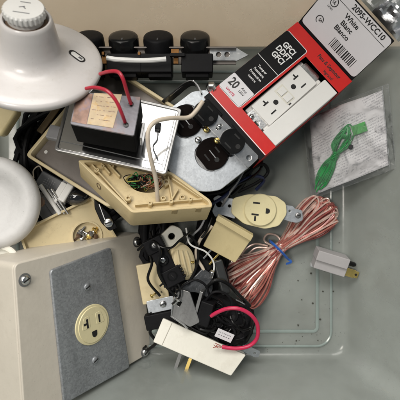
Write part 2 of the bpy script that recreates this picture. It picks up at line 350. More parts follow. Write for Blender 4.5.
# moulding gate mark on the right wall and dirt specks on the floor
bd = MB()
for i in range(70):
    px, py = (rng.uniform(295, 345), rng.uniform(262, 352)) if i < 46 else (rng.uniform(262, 345), rng.uniform(332, 352))
    if i > 62: px, py = rng.uniform(255, 345), rng.uniform(230, 350)
    c = at(px, py, 0); r = rng.choice((.25, .3, .4, .5, .9)) * rng.uniform(.7, 1.3)
    bd.lathe([(r, 0), (r * .9, r * .5), (r * .3, r * .8)], 7, Matrix.Translation((c.x, c.y, .1)) @ Matrix.Rotation(rng.uniform(0, 6), 4, 'Z') @ Matrix.Diagonal((1, rng.uniform(.5, 1), 1, 1)))
tag(bd.build('dirt_specks', mat('dirt', (.05, .05, .04), rough=.9)), 'dark crumbs of dirt scattered on the tub floor near its corner', 'dirt', kind='stuff')
# tan boards standing behind the far wall
o = MB().box((0, 0, 0), (1500, 900, 8)).build('tan_board', TANBOARD, M=Matrix.Translation((0, 151 + 450, 2)), bevel=1)
tag(o, 'plain tan board seen through the far wall of the tub', 'board')

# ------------------------------------------------------------------ 1. lampholder top left
M = frame(at(33, 61, 105), (.16, .58, .80), 0)
t = thing('lampholder', 'large white round lampholder with a short neck, in the upper left corner', 'lampholder', M)
prof = [(0.1, -5), (49, -5), (51.4, -4), (52.2, -1.5), (51.6, .4), (49.5, 1.6), (44, 3.0), (37, 4.6), (31, 6.2), (27, 7.9), (24, 10.4), (22, 14), (20.6, 20), (19.4, 27), (18.3, 34), (17.6, 36), (16.8, 36.8), (15.6, 36.4), (15, 34), (14.8, 28), (14, 27), (.1, 27)]
MB().lathe(prof, 96, None).build('base_body', PORCELAIN, t, ang=50)
cap = MB().lathe([(12.3, 28), (12.4, 36), (14.0, 37.5), (14.2, 38), (14.2, 42), (13.4, 43.2), (.1, 43.2)], 108, Matrix.Translation((-.8, 1.2, .5)), ribs=27, rib=.32, ribrange=(2, 4)).build('ribbed_cap', WHITE, t, ang=25)
MB().lathe([(15.0, 30), (14.2, 33.5), (12.5, 34)], 40).build('socket_ring', BROWN, t)
bm_ = MB()
for (x, y, l, a) in ((-.8, 7.5, 7, 0), (-1, -5.0, 11, 0), (-2, 1.8, 4, 25), (-.2, 1.0, 3, -50)): bm_.box((0, 0, 0), (l, .7, .12), Matrix.Translation((x, y, 43.8)) @ Matrix.Rotation(radians(a), 4, 'Z'))
bm_.build('embossed_mark', GREYINK, cap)
sx_, sy_ = seen(M, 71, 54.5, 5); ex_, ey_ = seen(M, 83, 60, 5)
dv = Vector((ex_ - sx_, ey_ - sy_)); Ls = dv.length + 3; an = math.degrees(math.atan2(dv.y, dv.x)); cx_, cy_ = (sx_ + ex_) / 2, (sy_ + ey_) / 2
rr = math.hypot(cx_, cy_); zz = 7.9 - (rr - 27) * .30; ph_ = math.atan2(cy_, cx_); sn = sin(radians(16.5))
R_ = frame((cx_, cy_, zz), (sn * cos(ph_), sn * sin(ph_), cos(radians(16.5))), an)
ho = MB().prism(rrect(0, 0, Ls, 6.6, 3.2), -1, .35, R_).build('slot', DARKHOLE, t)
MB().prism(rrect(.8, -.7, Ls - 3, 4.2, 2), -.5, 1.0, R_).build('pull_tab', WHITE, t, bevel=.3)
MB().box((Ls * .26, -.8, 1.05), (3.0, 2.0, .2), R_).build('tab_mark', GREYINK, t)

# ------------------------------------------------------------------ 2. strip of black sockets along the far wall
t = thing('socket_strip', 'row of round black sockets on a bare steel rail by the far wall', 'socket strip', at(150, 60, 30))
o0 = Vector((at(150, 60, 30).x, at(150, 60, 30).y, 30))
def loc(px, py, z): return at(px, py, z + 30) - o0
rail = MB(); a = loc(60, 58, 14); c2 = loc(236, 58, 14)
a = loc(60, 58, 12); e = loc(236, 57, 12)
rail.box(((a.x + e.x) / 2, (a.y + e.y) / 2, 12), (e.x - a.x, 13, 1.6)); rail.box(((a.x + e.x) / 2, a.y + 7.2, 15.4), (e.x - a.x, 1.2, 8.5)); 
rail.build('rail', BROWNGREY, t, bevel=.3)
p = loc(222, 55, 14); 
rf = plate('rail_end', [(p.x - 11, p.y - 5.5), (p.x + 11, p.y - 5.5), (p.x + 13, p.y - 6), (p.x + 24, p.y - .5), (p.x + 13, p.y + 6), (p.x + 11, p.y + 5.5), (p.x - 11, p.y + 5.5)],
      [circ(p.x - 3, p.y, 2.3, 20), circ(p.x + 4.5, p.y, 2.3, 20)], 14, 15.6, STEEL, t)
for k, px in enumerate((88, 123, 158, 195)):
    q = loc(px, 55, 18)
    T = Matrix.Translation((q.x, q.y, 3)) @ Matrix.Rotation(radians(-46), 4, 'X') @ Matrix.Translation((0, 1.5, -1))
    s_ = MB().lathe([(.1, 0), (13.2, 0), (13.6, 4), (13.6, 20), (13.2, 20.6), (13.2, 22.4), (12.2, 23.6), (9, 24.2), (.1, 24.2)], 48, T).build('socket', BLACKG if k % 2 else BLACK, t, ang=40)
    MB().box((0, -8, 24.3), (1.2, 3.5, .5), T).build('seam', DARKGREY, s_)
    MB().box((q.x + (2 if k % 2 else -1), q.y - 9, 15), (28 if k != 1 else 31, 17, 20)).build('housing', BLACK, t, bevel=1.2)
    MB().box((q.x + 2, q.y - 18.6, 15), (21, 4, 12)).build('wire_clamp', BLACK, t, bevel=.8)
for px in (105, 141, 177):
    q = loc(px, 56, 24)
    MB().box((q.x - 1, q.y - 3, 22), (4.5, 7, 2)).box((q.x - 1.5, q.y + 2, 23.5), (2.5, 3, 4)).build('contact', mat('aged_brass', (.16, .08, .03), rough=.5, metal=1, var=.3, scale=200) if px == 105 else bpy.data.materials['aged_brass'], t, bevel=.3)
q = loc(175, 50, 28); MB().box((q.x, q.y - 2, 27), (7, 6, 2)).build('contact', bpy.data.materials['aged_brass'], t, bevel=.3)
MB().box((q.x + 2, q.y - 4, 27), (13, 3, 3)).build('spacer', BLACK, t, bevel=.3)
# small black stub hanging off the end
o = MB().tube([at(107, 58, 71), at(118, 59.5, 72), at(140, 60.5, 72), at(155, 60, 72), at(166, 59, 71)], 2.1, 10).build('wire_piece', WHITEWIRE, origin=at(140, 60, 71)); tag(o, 'short white wire lying across the black sockets', 'wire')

# ------------------------------------------------------------------ 3. big cream-rimmed plate under the transformer
M = frame(at(105, 136, 42), (-.16, .26, .95), -40)
Q = [seen(M, *p) for p in ((107, 64), (190, 118), (112, 210), (29, 158))]
t = thing('cream_wall_plate', 'cream two-gang wall plate lying face down, showing its brown-grey back, under the polished plate', 'wall plate', M)
Qi = []
cx = sum(q[0] for q in Q) / 4; cy = sum(q[1] for q in Q) / 4
Qi = [(cx + (x - cx) * .93, cy + (y - cy) * .945) for x, y in Q]
plate('rim', rpoly(Q, 5), [rpoly(Qi, 3)], -3, 7, CREAM, t, bev=.8)
plate('back_panel', rpoly(Qi, 2), [], -3, -.5, BROWNGREY, t, bev=.2)
x, y = seen(M, 46, 152, 0); MB().cyl((x, y, -.6), 1.7, .9, 20, ).build('rivet', WHITE, t)
# dull brass-coloured strip beside it
M2 = frame(at(50, 118, 30), (.2, .1, 1), 57)
o = MB().box((0, 0, 0), (34, 6, 3)).build('brown_strip', mat('brown_strip', (.14, .10, .05), rough=.5, metal=.3, var=.3), M=M2, bevel=.8); tag(o, 'thin dull brown strip in the shade under the lampholder', 'strip')

# ------------------------------------------------------------------ 4. polished plate with the transformer
M = frame(at(118, 134, 84), (.04, .30, .95), -12)
Q = [seen(M, *p) for p in ((71, 84), (182, 109), (166, 175), (54, 150))]
t = thing('polished_plate', 'polished steel cover plate lying under the black transformer', 'cover plate', M)
cx = sum(q[0] for q in Q) / 4; cy = sum(q[1] for q in Q) / 4
Qi = [(cx + (x - cx) * .945, cy + (y - cy) * .92) for x, y in Q]
plate('rim', rpoly(Q, 3), [rpoly(Qi, 2)], -4.5, 0.6, DULLSTEEL, t, bev=.6)
plate('mirror_face', rpoly(Qi, 2), [], -3, -.6, CHROME, t, bev=.3)
# press lines on the plate
def stroke(pix, r, m, name, par, M, z=0, n=6):
    return MB().tube([(*seen(M, a, b, z), z) for a, b in pix], r, n).build(name, m, par)
stroke([(60, 156 - 11), (61, 141), (110, 152), (158, 163), (163, 162), (176, 113)], .35, DULLSTEEL, 'pressed_line', t, M, -.4)
stroke([(158, 133), (157, 140), (153, 147), (158, 160)], .6, DARKGREY, 'ground_wire', t, M, .2)
o = MB().box((*seen(M, 158, 127, 1), 1.5), (4.5, 6, 4)).build('clip', BLACK, t, bevel=.5)
MT = frame(at(105.5, 112.5, 116), (.06, .36, .93), -7)
q = [seen(MT, *p) for p in ((77, 92), (141, 97), (134, 136), (70, 124))]
wT = 49.5; hT = 31
MT = MT.copy()
t = thing('transformer', 'black box transformer with a stained metal top and two red leads, on the polished plate', 'transformer', MT)
b = MB().prism(rpoly(q, 1.2), -27, -1.2); b.build('case', MATTE, t, bevel=.8)
plate('top_plate', rpoly(q, 1.5), [], -1.2, .3, TARNISH, t)
ql = [seen(MT, *p, .5) for p in ((94, 93), (122, 94.5), (113, 128), (87, 124))]
lb = plate('paper_label', ql, [], .35, .65, LABELPAPER, t, bev=.05)
bb = MB()
for i in range(60):
    u, v_ = rng.uniform(.1, .9), rng.choice((.12, .26, .40, .54, .68, .82))
    A = Vector(ql[0]).lerp(Vector(ql[1]), u); B = Vector(ql[3]).lerp(Vector(ql[2]), u); c = A.lerp(B, v_)
    bb.box((c.x, c.y, .7), (rng.uniform(.6, 2.2), .35, .1), m=0)
st_ = plate('stained_patch', [seen(MT, *p, .4) for p in ((78, 93.5), (93, 93.8), (86.5, 124.5), (71.5, 121.5))], [], .3, .5, mat('burnt_film', (.20, .12, .09), rough=.35, metal=.5, var=.7, scale=35, dirt=.9, dirtcol=(.10, .12, .20)), t, bev=.05)
bb.build('faded_print', mat('faded_print', (.25, .15, .14), rough=.8, bump=0), lb)
for px, py in ((131, 104), (126, 125)):
    x, y = seen(MT, px, py, .5); MB().lathe([(2.0, 0), (2.0, .8), (1.0, 1.0)], 16, Matrix.Translation((x, y, .2))).build('grommet', BLACKG, t)
iv = MT.inverted()
MB().tube([iv @ v for v in (at(86, 88.5, 118), at(95, 87.5, 124), at(107, 91, 130), at(116, 101, 130), at(122, 114, 126), at(126, 125, 116))], 1.35, 10).build('lead', REDWIRE, t)
MB().tube([iv @ v for v in (at(100, 74, 112), at(109, 71.5, 122), at(118, 72, 127), at(123, 79, 128), at(127, 92, 122), at(131, 104, 114))], 1.35, 10).build('lead', REDWIRE, t)
MB().box((wT / 2 + 2.2, -3, -20), (2, 14, 12)).build('mounting_tab', DULLSTEEL, t, bevel=.4)
# small flange of light card
o = MB().box((0, 0, 0), (30, 12, 6)).build('grey_block', GREY, M=frame(at(66, 136, 82), (0, .3, 1), -15), bevel=1)
tag(o, 'small grey block wedged beside the black transformer, above the cream plate', 'block')

# ------------------------------------------------------------------ 5. tan moulded base with a nest of thin wires
M = frame(at(145, 190, 88), (.16, .46, .87), 0)
P = [seen(M, *p) for p in ((77, 160), (132, 213), (213, 207), (211, 200), (172, 172), (120, 158))]
t = thing('thermostat_base', 'tan moulded thermostat base holding a nest of thin coloured wires', 'thermostat base', M)
cx = sum(q[0] for q in P) / 5; cy = sum(q[1] for q in P) / 5
def inset(P, d):
    n = len(P); out = []
    for i in range(n):
        p0, p1, p2 = Vector(P[i - 1]), Vector(P[i]), Vector(P[(i + 1) % n]); a = (p1 - p0).normalized(); c = (p2 - p1).normalized()
        na, nc = Vector((-a.y, a.x)), Vector((-c.y, c.x)); bis = (na + nc); bis = bis / max(.3, bis.length_squared) * 2; q = p1 + bis * d; out.append((q.x, q.y))
    return out
Pi = inset(P, 2.6)
plate('side_wall', rpoly(P, 3), [rpoly(Pi, 1.5)], -25, 0, CREAM_TAN, t, bev=.7)
x, y = seen(M, 146, 184, -6); hx, hy = x, y
plate('floor_panel', rpoly(inset(P, 1.5), 2), [circ(x, y, 13.5, 32, ry=8)], -9, -6, CREAM_TAN, t, bev=.4)
plate('bottom_panel', rpoly(inset(P, 1.5), 2), [], -25.5, -23.5, CREAM_TAN, t, bev=.3)
# moulded ribs, posts and notches
bb = MB()
for a, c in (((92, 166), (127, 205)), ((100, 163), (110, 175)), ((108, 165), (120, 178)), ((168, 178), (172, 201)), ((172, 180), (205, 202)), ((135, 206), (205, 200)), ((160, 178), (166, 188)), ((178, 190), (172, 200))):
    A = Vector(seen(M, *a, -5)); B = Vector(seen(M, *c, -5)); L_ = (B - A).length; an = math.atan2((B - A).y, (B - A).x)
    bb.box((0, 0, 0), (L_, 1.3, 4.2), Matrix.Translation(((A.x + B.x) / 2, (A.y + B.y) / 2, -4.2)) @ Matrix.Rotation(an, 4, 'Z'))
bb.build('rib', CREAM_TAN, t, bevel=.4)
for px, py, r in ((97, 172, 2.2), (103, 168, 1.6), (112, 168, 1.8), (128, 200, 2.6), (166, 184, 3.0), (182, 199, 2.6), (171, 203, 2), (163, 200, 2.4), (150, 205, 2), (190, 201, 1.8)):
    x, y = seen(M, px, py, -5); MB().lathe([(r, -6.2), (r, -2), (r * .8, -1.4), (r * .5, -1.4), (r * .5, -3.4)], 20, Matrix.Translation((x, y, 0))).build('post', CREAM_TAN, t, ang=40)
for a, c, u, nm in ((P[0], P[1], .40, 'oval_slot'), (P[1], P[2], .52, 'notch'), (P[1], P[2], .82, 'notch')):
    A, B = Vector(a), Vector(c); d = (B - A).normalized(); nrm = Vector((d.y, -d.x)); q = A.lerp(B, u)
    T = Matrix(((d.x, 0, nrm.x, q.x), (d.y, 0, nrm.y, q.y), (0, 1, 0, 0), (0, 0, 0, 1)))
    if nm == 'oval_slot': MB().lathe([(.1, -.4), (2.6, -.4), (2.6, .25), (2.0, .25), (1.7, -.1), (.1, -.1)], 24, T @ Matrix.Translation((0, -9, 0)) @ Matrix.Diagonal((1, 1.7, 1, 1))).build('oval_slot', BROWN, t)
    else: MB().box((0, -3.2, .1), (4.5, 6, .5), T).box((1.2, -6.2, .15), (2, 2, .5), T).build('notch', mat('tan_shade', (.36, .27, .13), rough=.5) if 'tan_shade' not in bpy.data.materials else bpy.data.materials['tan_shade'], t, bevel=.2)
for k in range(40):
    m_ = (GREENW, GREENW, YELW, BLACK, ORANGEW, BROWN, ORANGEW, BLACK, BLACK, OFFWIRE)[k % 10]
    left = m_ in (GREENW, YELW, BLACK)
    cxk = hx + (rng.uniform(-12, 2) if left else rng.uniform(-2, 11)); pts = []
    ph = rng.uniform(0, 6)
    for j in range(7):
        pts.append((cxk + 6.5 * cos(ph + j * 1.25) * rng.uniform(.5, 1.15), hy + 1 + 5 * sin(ph + j * 1.25) * rng.uniform(.5, 1.1), rng.uniform(-11, 1.5)))
    MB().tube(pts, .42, 6, sub=5).build('thin_wire', m_, t)
# off-white wire arching out of it
iv = M.inverted()
o = MB().tube([at(203, 101, 96), at(196, 111, 96), at(188, 117.5, 97), at(172, 118, 105), at(157, 121, 112), at(149, 129, 115), at(148, 142, 113), at(151, 160, 106), at(156, 180, 96), at(158, 204, 84)], 1.75, 12).build('bent_wire', OFFWIRE, origin=at(160, 150, 90))
tag(o, 'stiff off-white wire arching from the tan base to the red box', 'wire')

# ------------------------------------------------------------------ 6. second cream plate with screws in its round hole
M = frame(at(70, 225, 38), (.33, .10, .94), 27)
t = thing('cream_cover', 'shallow cream cover with a round hole full of screws, behind the almond box', 'cover', M)
Q = [seen(M, *p) for p in ((18, 232), (92, 196), (122, 246), (33, 275))]
cc = seen(M, 87, 236)
plate('panel', rpoly(inset(Q[::-1], 1), 2), [circ(cc[0], cc[1], 13, 32)], -3, -1, CREAM, t, bev=.3)
plate('rim', rpoly(Q[::-1], 2), [rpoly(inset(Q[::-1], 2.2), 1.5)], -3, 3, CREAM, t, bev=.5)
MB().lathe([(.1, -8), (14, -8), (14, -4)], 32, Matrix.Translation((cc[0], cc[1], 0))).build('backing', CREAM, t)
plate('hole_collar', circ(cc[0], cc[1], 14.2, 32), [circ(cc[0], cc[1], 12.6, 32)], -6, .2, CREAM, t, bev=.2)
for k in range(18):
    a = rng.uniform(0, 6.28); r = 10.5 * sqrt(rng.random()); x, y = cc[0] + r * cos(a), cc[1] + r * sin(a)
    R_ = Matrix.Translation((x, y, -4 + rng.uniform(0, 4))) @ Matrix.Rotation(rng.uniform(-1.3, 1.3), 4, 'X') @ Matrix.Rotation(rng.uniform(-1.3, 1.3), 4, 'Y') @ Matrix.Rotation(rng.uniform(0, 6), 4, 'Z')
    m_ = (STEEL, STEEL, BRASS, DULLSTEEL, BROWN)[k % 5]
    sc = MB().lathe([(2.4, 0), (2.4, .8), (1.6, 1.3), (.1, 1.4)], 18, R_).lathe([(.9, -6), (1.05, 0)], 10, R_).build('loose_screw', m_, None, ang=40)
    T = M.copy(); T.translation *= S; sc.matrix_world = T
    tag(sc, 'small screw in the round hole of the cream cover', 'screw', 'small screws in the round hole of the cream cover')

# ------------------------------------------------------------------ 7. white disc, ring, yellowed block on the left
M = frame(at(-7, 203, 62), (.10, .02, .99), 0)
t = MB().lathe([(.1, 0), (14, 0), (20, 1.2), (24, 6), (28, 9), (33, 10), (37.5, 8.5), (40, 5), (40.5, 1), (39.5, -3), (.1, -3)], 96).build('round_cover', DISC, M=M, ang=50)
tag(t, 'worn white round cover with a sunken middle, at the left edge', 'round cover')
M = frame(at(0, 268, 66), (-.1, .25, .97), 0)
t = MB().lathe([(13, 0), (18.5, 0), (20, 1.5), (20, 4), (18.5, 5), (15.5, 5), (14.5, 3.5), (13, 3)], 64).build('plastic_ring', OFFWHITE, M=M, ang=40)
tag(t, 'off-white plastic ring showing behind the top corner of the almond box', 'ring')
M = frame(at(-8, 122, 84), (.25, -.12, .96), 35)
Q = [seen(M, *p) for p in ((-30, 70), (22, 88), (17, 114), (2, 137), (-40, 128))]
t = MB().prism(Q, -26, 0).build('yellowed_block', YELLOWED, M=M, bevel=3, seg=4)
tag(t, 'yellowed plastic box end under the lampholder at the left edge', 'box')
# white corner of another plate seen between
# ------------------------------------------------------------------ 8. clutter between the white disc and the cream plates
M = frame(at(50, 183, 30), (.1, .1, 1), -28)
t = thing('dark_adapter', 'dark grey plug-in adapter with raised marks, right of the white disc', 'adapter', M)
MB().box((0, 0, -6), (24, 15, 14)).build('case', DARKGREY, t, bevel=1.5)
bb = MB()
for i in range(4):
    for j in range(5):
        if rng.random() < .8: bb.box((-5 + j * 2.2, -3.6 + i * 2.1, 1.1), (1.1, .8, .3))
bb.build('raised_marks', GREY, t)
MB().tube([(-11, 6, 0), (-16, 9, 2), (-18, 3, 3), (-14, -3, 4)], .6, 6).build('cord', OFFWIRE, t)
o = MB().box((0, 0, 0), (26, 13, 8)).build('grey_switch_body', GREY, M=frame(at(44, 207, 30), (0, 0, 1), -55), bevel=1.2); tag(o, 'grey block under the brown knob, beside the white disc', 'block')
o = MB().lathe([(.1, -3), (4.2, -3), (4.6, 0), (4.4, 2.4), (2.2, 2.8), (2, 1.5), (.1, 1.5)], 20, ribs=10, rib=.25, ribrange=(1, 3)).build('dial', BROWN, M=frame(at(39.5, 202, 52), (.1, .1, 1), 0), ang=30); tag(o, 'small brown ribbed knob beside the white disc', 'knob')
t = thing('tube_rail', 'white bar with two thin silver rods, between the white disc and the cream cover', 'bar', at(50, 200, 42))
o0 = at(50, 200, 42)
MB().tube([at(40, 185, 46) - o0, at(60, 214, 42) - o0], 2.0, 16, smooth=False).build('white_bar', WHITE, t)
for dx in (3.5, 7.2): MB().tube([at(44 + dx, 189, 43) - o0, at(61 + dx, 214, 40) - o0], 1.1, 12, smooth=False).build('silver_rod', STEEL, t)
MB().box((0, 0, 0), (22, 14, 1.2), Matrix.Translation(at(54, 203, 36) - o0) @ Matrix.Rotation(radians(-56), 4, 'Z')).build('backing', GREY, t, bevel=.3)
M = frame(at(66, 193, 40), (.1, .2, 1), 62)
t = thing('toggle_switch', 'white switch lever beside the dark adapter', 'switch', M)
MB().box((0, 0, 0), (18, 7, 5)).build('lever', WHITE, t, bevel=1.5, seg=3); MB().box((-3, 6, -2), (22, 6, 5)).build('side_lever', WHITE, t, bevel=1); MB().box((0, 3, -5), (24, 13, 4)).build('body', GREY, t, bevel=1)
o = MB().lathe([(.1, 5), (4, 4.4), (7, 2), (8.4, -1), (8.6, -4), (.1, -5)], 40, Matrix.Diagonal((1.35, .85, 1, 1))).build('control_dial', mat('black_lacquer', (.012, .012, .013), rough=.09, var=.1, coat=1, bump=0), M=frame(at(77, 197, 38), (.1, .1, 1), 15), ang=60)
tag(o, 'glossy black oval knob in the gap above the cream cover', 'knob')
M = frame(at(105, 213, 56), (.1, 0, 1), -62)
t = thing('black_clip', 'glossy black curved clip holding a steel screw, right of the cream cover', 'clip', M)
plate('arm', rpoly([(-16, -2), (-8, -6), (6, -7), (16, -4), (16, 4), (2, 3), (-8, 0)], 2), [], -3, 1, BLACKG, t, bev=.8); screw(t, (9, -1, 1), 4.2, h=2.2, ang=80)
MB().box((0, -2, 1.3), (18, .7, .5), Matrix.Rotation(radians(-8), 4, 'Z')).build('edge_strip', STEEL, t)

# ------------------------------------------------------------------ 9. steel cover with two dark outlets, second outlet beside it
M = frame(at(206, 141, 66), (.03, .04, 1), -52)
t = thing('outlet_cover', 'round zinc cover plate with two dark brown outlets, under the red box corner', 'outlet cover', M)
r0 = 43.5
holes = []; faces = []
for px, py in ((186, 121), (212, 154)):
    x, y = seen(M, px, py, 2); faces.append((x, y))
def duplex(x, y, r=14, cut=.80, rot=0):
    o = []
    for i in range(48):
        a = 2 * pi * i / 48; X, Y = r * cos(a), max(-r * cut, min(r * cut, r * sin(a))); c, s_ = cos(radians(rot)), sin(radians(rot)); o.append((x + X * c - Y * s_, y + X * s_ + Y * c))
    return o
edge = [(max(-r0 * .93, min(r0 * .93, r0 * cos(2 * pi * i / 96))), max(-r0 * .93, min(r0 * .93, r0 * sin(2 * pi * i / 96)))) for i in range(96)]
plate('plate', edge, [duplex(x, y, 14.4, .83, 90) for x, y in faces], 0, 1.6, ZINC, t, bev=.5)
MB().lathe([(40, -14), (40, 0)], 64).build('skirt', DULLSTEEL, t)
def outlet_face(par, x, y, z, rot, m, r=13.8, name='outlet_face', slots=True, cut=.83):
    f = plate(name, duplex(x, y, r, cut, rot + 90), [], z - 6, z, m, par, bev=.7)
    R_ = Matrix.Translation((x, y, z)) @ Matrix.Rotation(radians(rot), 4, 'Z')
    MB().box((-5.5, 0, 0), (1.3, 7, .3), R_).build('blade_slot', DARKHOLE, f); MB().box((5.5, 0, 0), (1.3, 6, .3), R_).build('blade_slot', DARKHOLE, f)
    MB().cyl((0, -6.5, -.1), 2.1, .3, 16, R_).build('ground_hole', DARKHOLE, f); return f
for i, (x, y) in enumerate(faces):
    f = outlet_face(t, x, y, 4.2, 90, BROWNBLK)
    MB().box((x + .5, y, 4.35), (8.5, .8, .3), None).build('moulded_line', STEEL, f)
    f = f
xm, ym = (faces[0][0] + faces[1][0]) / 2, (faces[0][1] + faces[1][1]) / 2
xs, ys = seen(M, 198, 140, 2); screw(t, (xs, ys, 1.6), 3.0, m=STEEL, h=2)
for i in range(2): pass
M = frame(at(219, 127, 72), (.05, .05, 1), -46)
t = thing('duplex_outlet', 'black duplex outlet on a bright steel strap, half under the red box', 'outlet', M)
plate('strap', rrect(9, 0, 66, 14, 3), [ circ(36, 0, 2.2, 16), rrect(0, 0, 2, 6, .9)], -1, .6, STEEL, t)
MB().box((-15, 0, -8), (20, 21, 14)).box((15, 0, -8), (20, 21, 14)).build('body', BLACK, t, bevel=1.5)
for x in (-15.5, 16.5): outlet_face(t, x, -1, 4.5, 90, BLACKG, 10.8)
screw(t, (0, 0, .6), 2.2, h=1.4)
for x, y in ((-6, -9), (7, -9)): screw(t, (x, y, -2), 2.6, m=BRASS, name='terminal_screw')
# curved strap with nut above
t = thing('curved_strap', 'curved dark steel strap ending in a nut, above the zinc cover', 'strap', at(190, 90, 58)); o0 = at(190, 90, 58)
MB().tube([at(164, 103, 50) - o0, at(174, 95, 54) - o0, at(186, 85, 60) - o0, at(193, 83, 62) - o0, at(198, 87, 64) - o0, at(202, 95, 66) - o0], 1, 4, flat=(5.4, .8), up=(.4, -.8, .45)).build('band', mat('dark_steel', (.12, .12, .12), rough=.35, metal=.9, var=.3), t)
MB().tube([at(163, 101, 52) - o0, at(174, 92.5, 57) - o0, at(186, 83, 62) - o0, at(194, 80.5, 63) - o0], .7, 6).build('bright_edge', STEEL, t)
MB().lathe([(4.6, -4), (4.6, 1.5), (3.6, 2.5), (2.4, 2.5), (2.2, 0.2), (.1, .2)], 6, Matrix.Translation(at(211, 88, 66) - o0) @ Matrix.Rotation(.7, 4, 'X')).build('nut', STEEL, t, bevel=.3)

# ------------------------------------------------------------------ 10. red and black box with the white outlet in its window
M = frame(at(275.5, 91.5, 62), (.08, .15, .985), 0)
corners = [seen(M, *p) for p in ((297, 21), (351, 80), (262, 161), (204, 98))]   # T, R, B, L
u = (Vector(corners[1]) - Vector(corners[0])).normalized(); M = M @ Matrix.Rotation(math.atan2(u.y, u.x), 4, 'Z')
corners = [seen(M, *p) for p in ((297, 21), (351, 80), (262, 161), (204, 98))]
BW = (corners[1][0] - corners[0][0] + corners[2][0] - corners[3][0]) / 2; BH = (corners[0][1] - corners[3][1] + corners[1][1] - corners[2][1]) / 2
cxy = (sum(c[0] for c in corners) / 4, sum(c[1] for c in corners) / 4)
M = M @ Matrix.Translation((cxy[0], cxy[1], 0)); D = 38.0; hw, hh = BW / 2, BH / 2
t = thing('outlet_carton', 'red and black carton with a white outlet showing in its window, opened flap up', 'carton', M)
# local frame: +x = reading direction, +y = towards the flap
wx0, wx1 = -hw + BW * .40, hw + .01; wy0, wy1 = -hh + BH * .165, hh - BH * .15
front = [(-hw, -hh), (hw, -hh), (hw, wy0), (wx0, wy0), (wx0, wy1), (hw, wy1), (hw, hh), (-hw, hh)]
plate('front_panel', front, [], -.5, 0, RED, t, bev=.1)
sd = MB()
sd.box((-hw + .25, 0, -D / 2 - .25), (.5, BH, D - .5), m=1)                            # long black side
sd.box((0, -hh + .25, -D / 2 - .25), (BW - 1, .5, D - .5), m=1)
sd.box((0, hh - .25, -D / 2 - .25), (BW - 1, .5, D - .5), m=1)
sd.box((0, 0, -D + .25), (BW - 1, BH - 1, .5), m=1)
sd.box((hw - .25, (-hh + wy0) / 2, -D / 2 - .25), (.5, wy0 + hh - 1, D - .5), m=0); sd.box((hw - .25, (hh + wy1) / 2, -D / 2 - .25), (.5, hh - wy1 - 1, D - .5), m=0)
sd.box((hw - .25, (wy0 + wy1) / 2, -D + 10), (.5, wy1 - wy0, 18), m=0)
sd.build('side_panel', [RED, BLACKCARD], t)
# printed panels on the front
px0 = -hw + .2; px1 = px0 + BW * .36
def fpanel(name, x0, x1, y0, y1, z, m, r=1.5): return plate(name, rpoly([(x0, y0), (x1, y0), (x1, y1), (x0, y1)], r), [], z, z + .12, m, t, bev=.02)
yb0, yb1, yb2, yb3 = -hh + BH * .15, -hh + BH * .315, -hh + BH * .565, -hh + BH * .885
fpanel('white_outline', px0, px1 + .6, yb0 - .6, yb3 + .6, .0, WHITEINK, 3)
fpanel('black_panel', px0 - .1, px1, yb0, yb3, .13, BLACKCARD, 2.5)
wp = fpanel('white_panel', px0 - .2, px1 - .3, yb0 + .2, yb1, .26, WHITECARD, 1.2)
fpanel('divider', px0, px1, yb2 - .25, yb2 + .25, .26, WHITEINK, .1)
xm = (px0 + px1) / 2 + 1
letter('lettering', ['GFCI', 'DDFT', 'GFCI'], 7.4, xm, (yb2 + yb3) / 2, .30, 0, WHITEINK, t, bold=.22, line=.92, sx=.86)
letter('lettering', ['Tamper', 'Resistant', 'Protection', 'contre'], 3.3, xm - .5, (yb1 + yb2) / 2 + .5, .30, 0, WHITEINK, t, bold=.06, line=1.25)
letter('lettering', ['20'], 11, px0 + 6.8, (yb0 + yb1) / 2 + 2, .42, 0, INK, t, bold=.28, sx=.8)
letter('lettering', ['Amp', '125V'], 3.1, px0 + 17.5, (yb0 + yb1) / 2 + 2.8, .42, 0, INK, t, bold=.05)
letter('lettering', ['WHITE'], 3.3, px0 + 10.5, (yb0 + yb1) / 2 - 5.6, .42, 0, REDINK, t, bold=.05)
letter('lettering', ['Pass & Seymour'], 5.0, hw * .36, hh - BH * .062, .06, 0, INK, t, bold=.12, sx=.86)
letter('lettering', ['legrand'], 4.2, hw * .50, hh - BH * .118, .06, 0, INK, t, bold=.05, sx=.9)
MB().box((0, -hh + 6.4, .04), (BW - 1, .7, .1)).build('white_line', WHITEINK, t)
MB().box((0, -hh + 2.9, .03), (BW, 5.9, .1)).build('black_edge', BLACKCARD, t)
bl = MB(); bl.box((-hw - .05, 0, -2), (.1, BH * .98, .5)); bl.build('white_line', WHITEINK, t)
# inside tray and device seen through the window
tray = MB(); tray.box(((wx0 + hw) / 2 - .5, (wy0 + wy1) / 2, -20), (hw - wx0 - 2, wy1 - wy0 + 2, .6)); tray.build('inner_tray', WHITECARD, t)
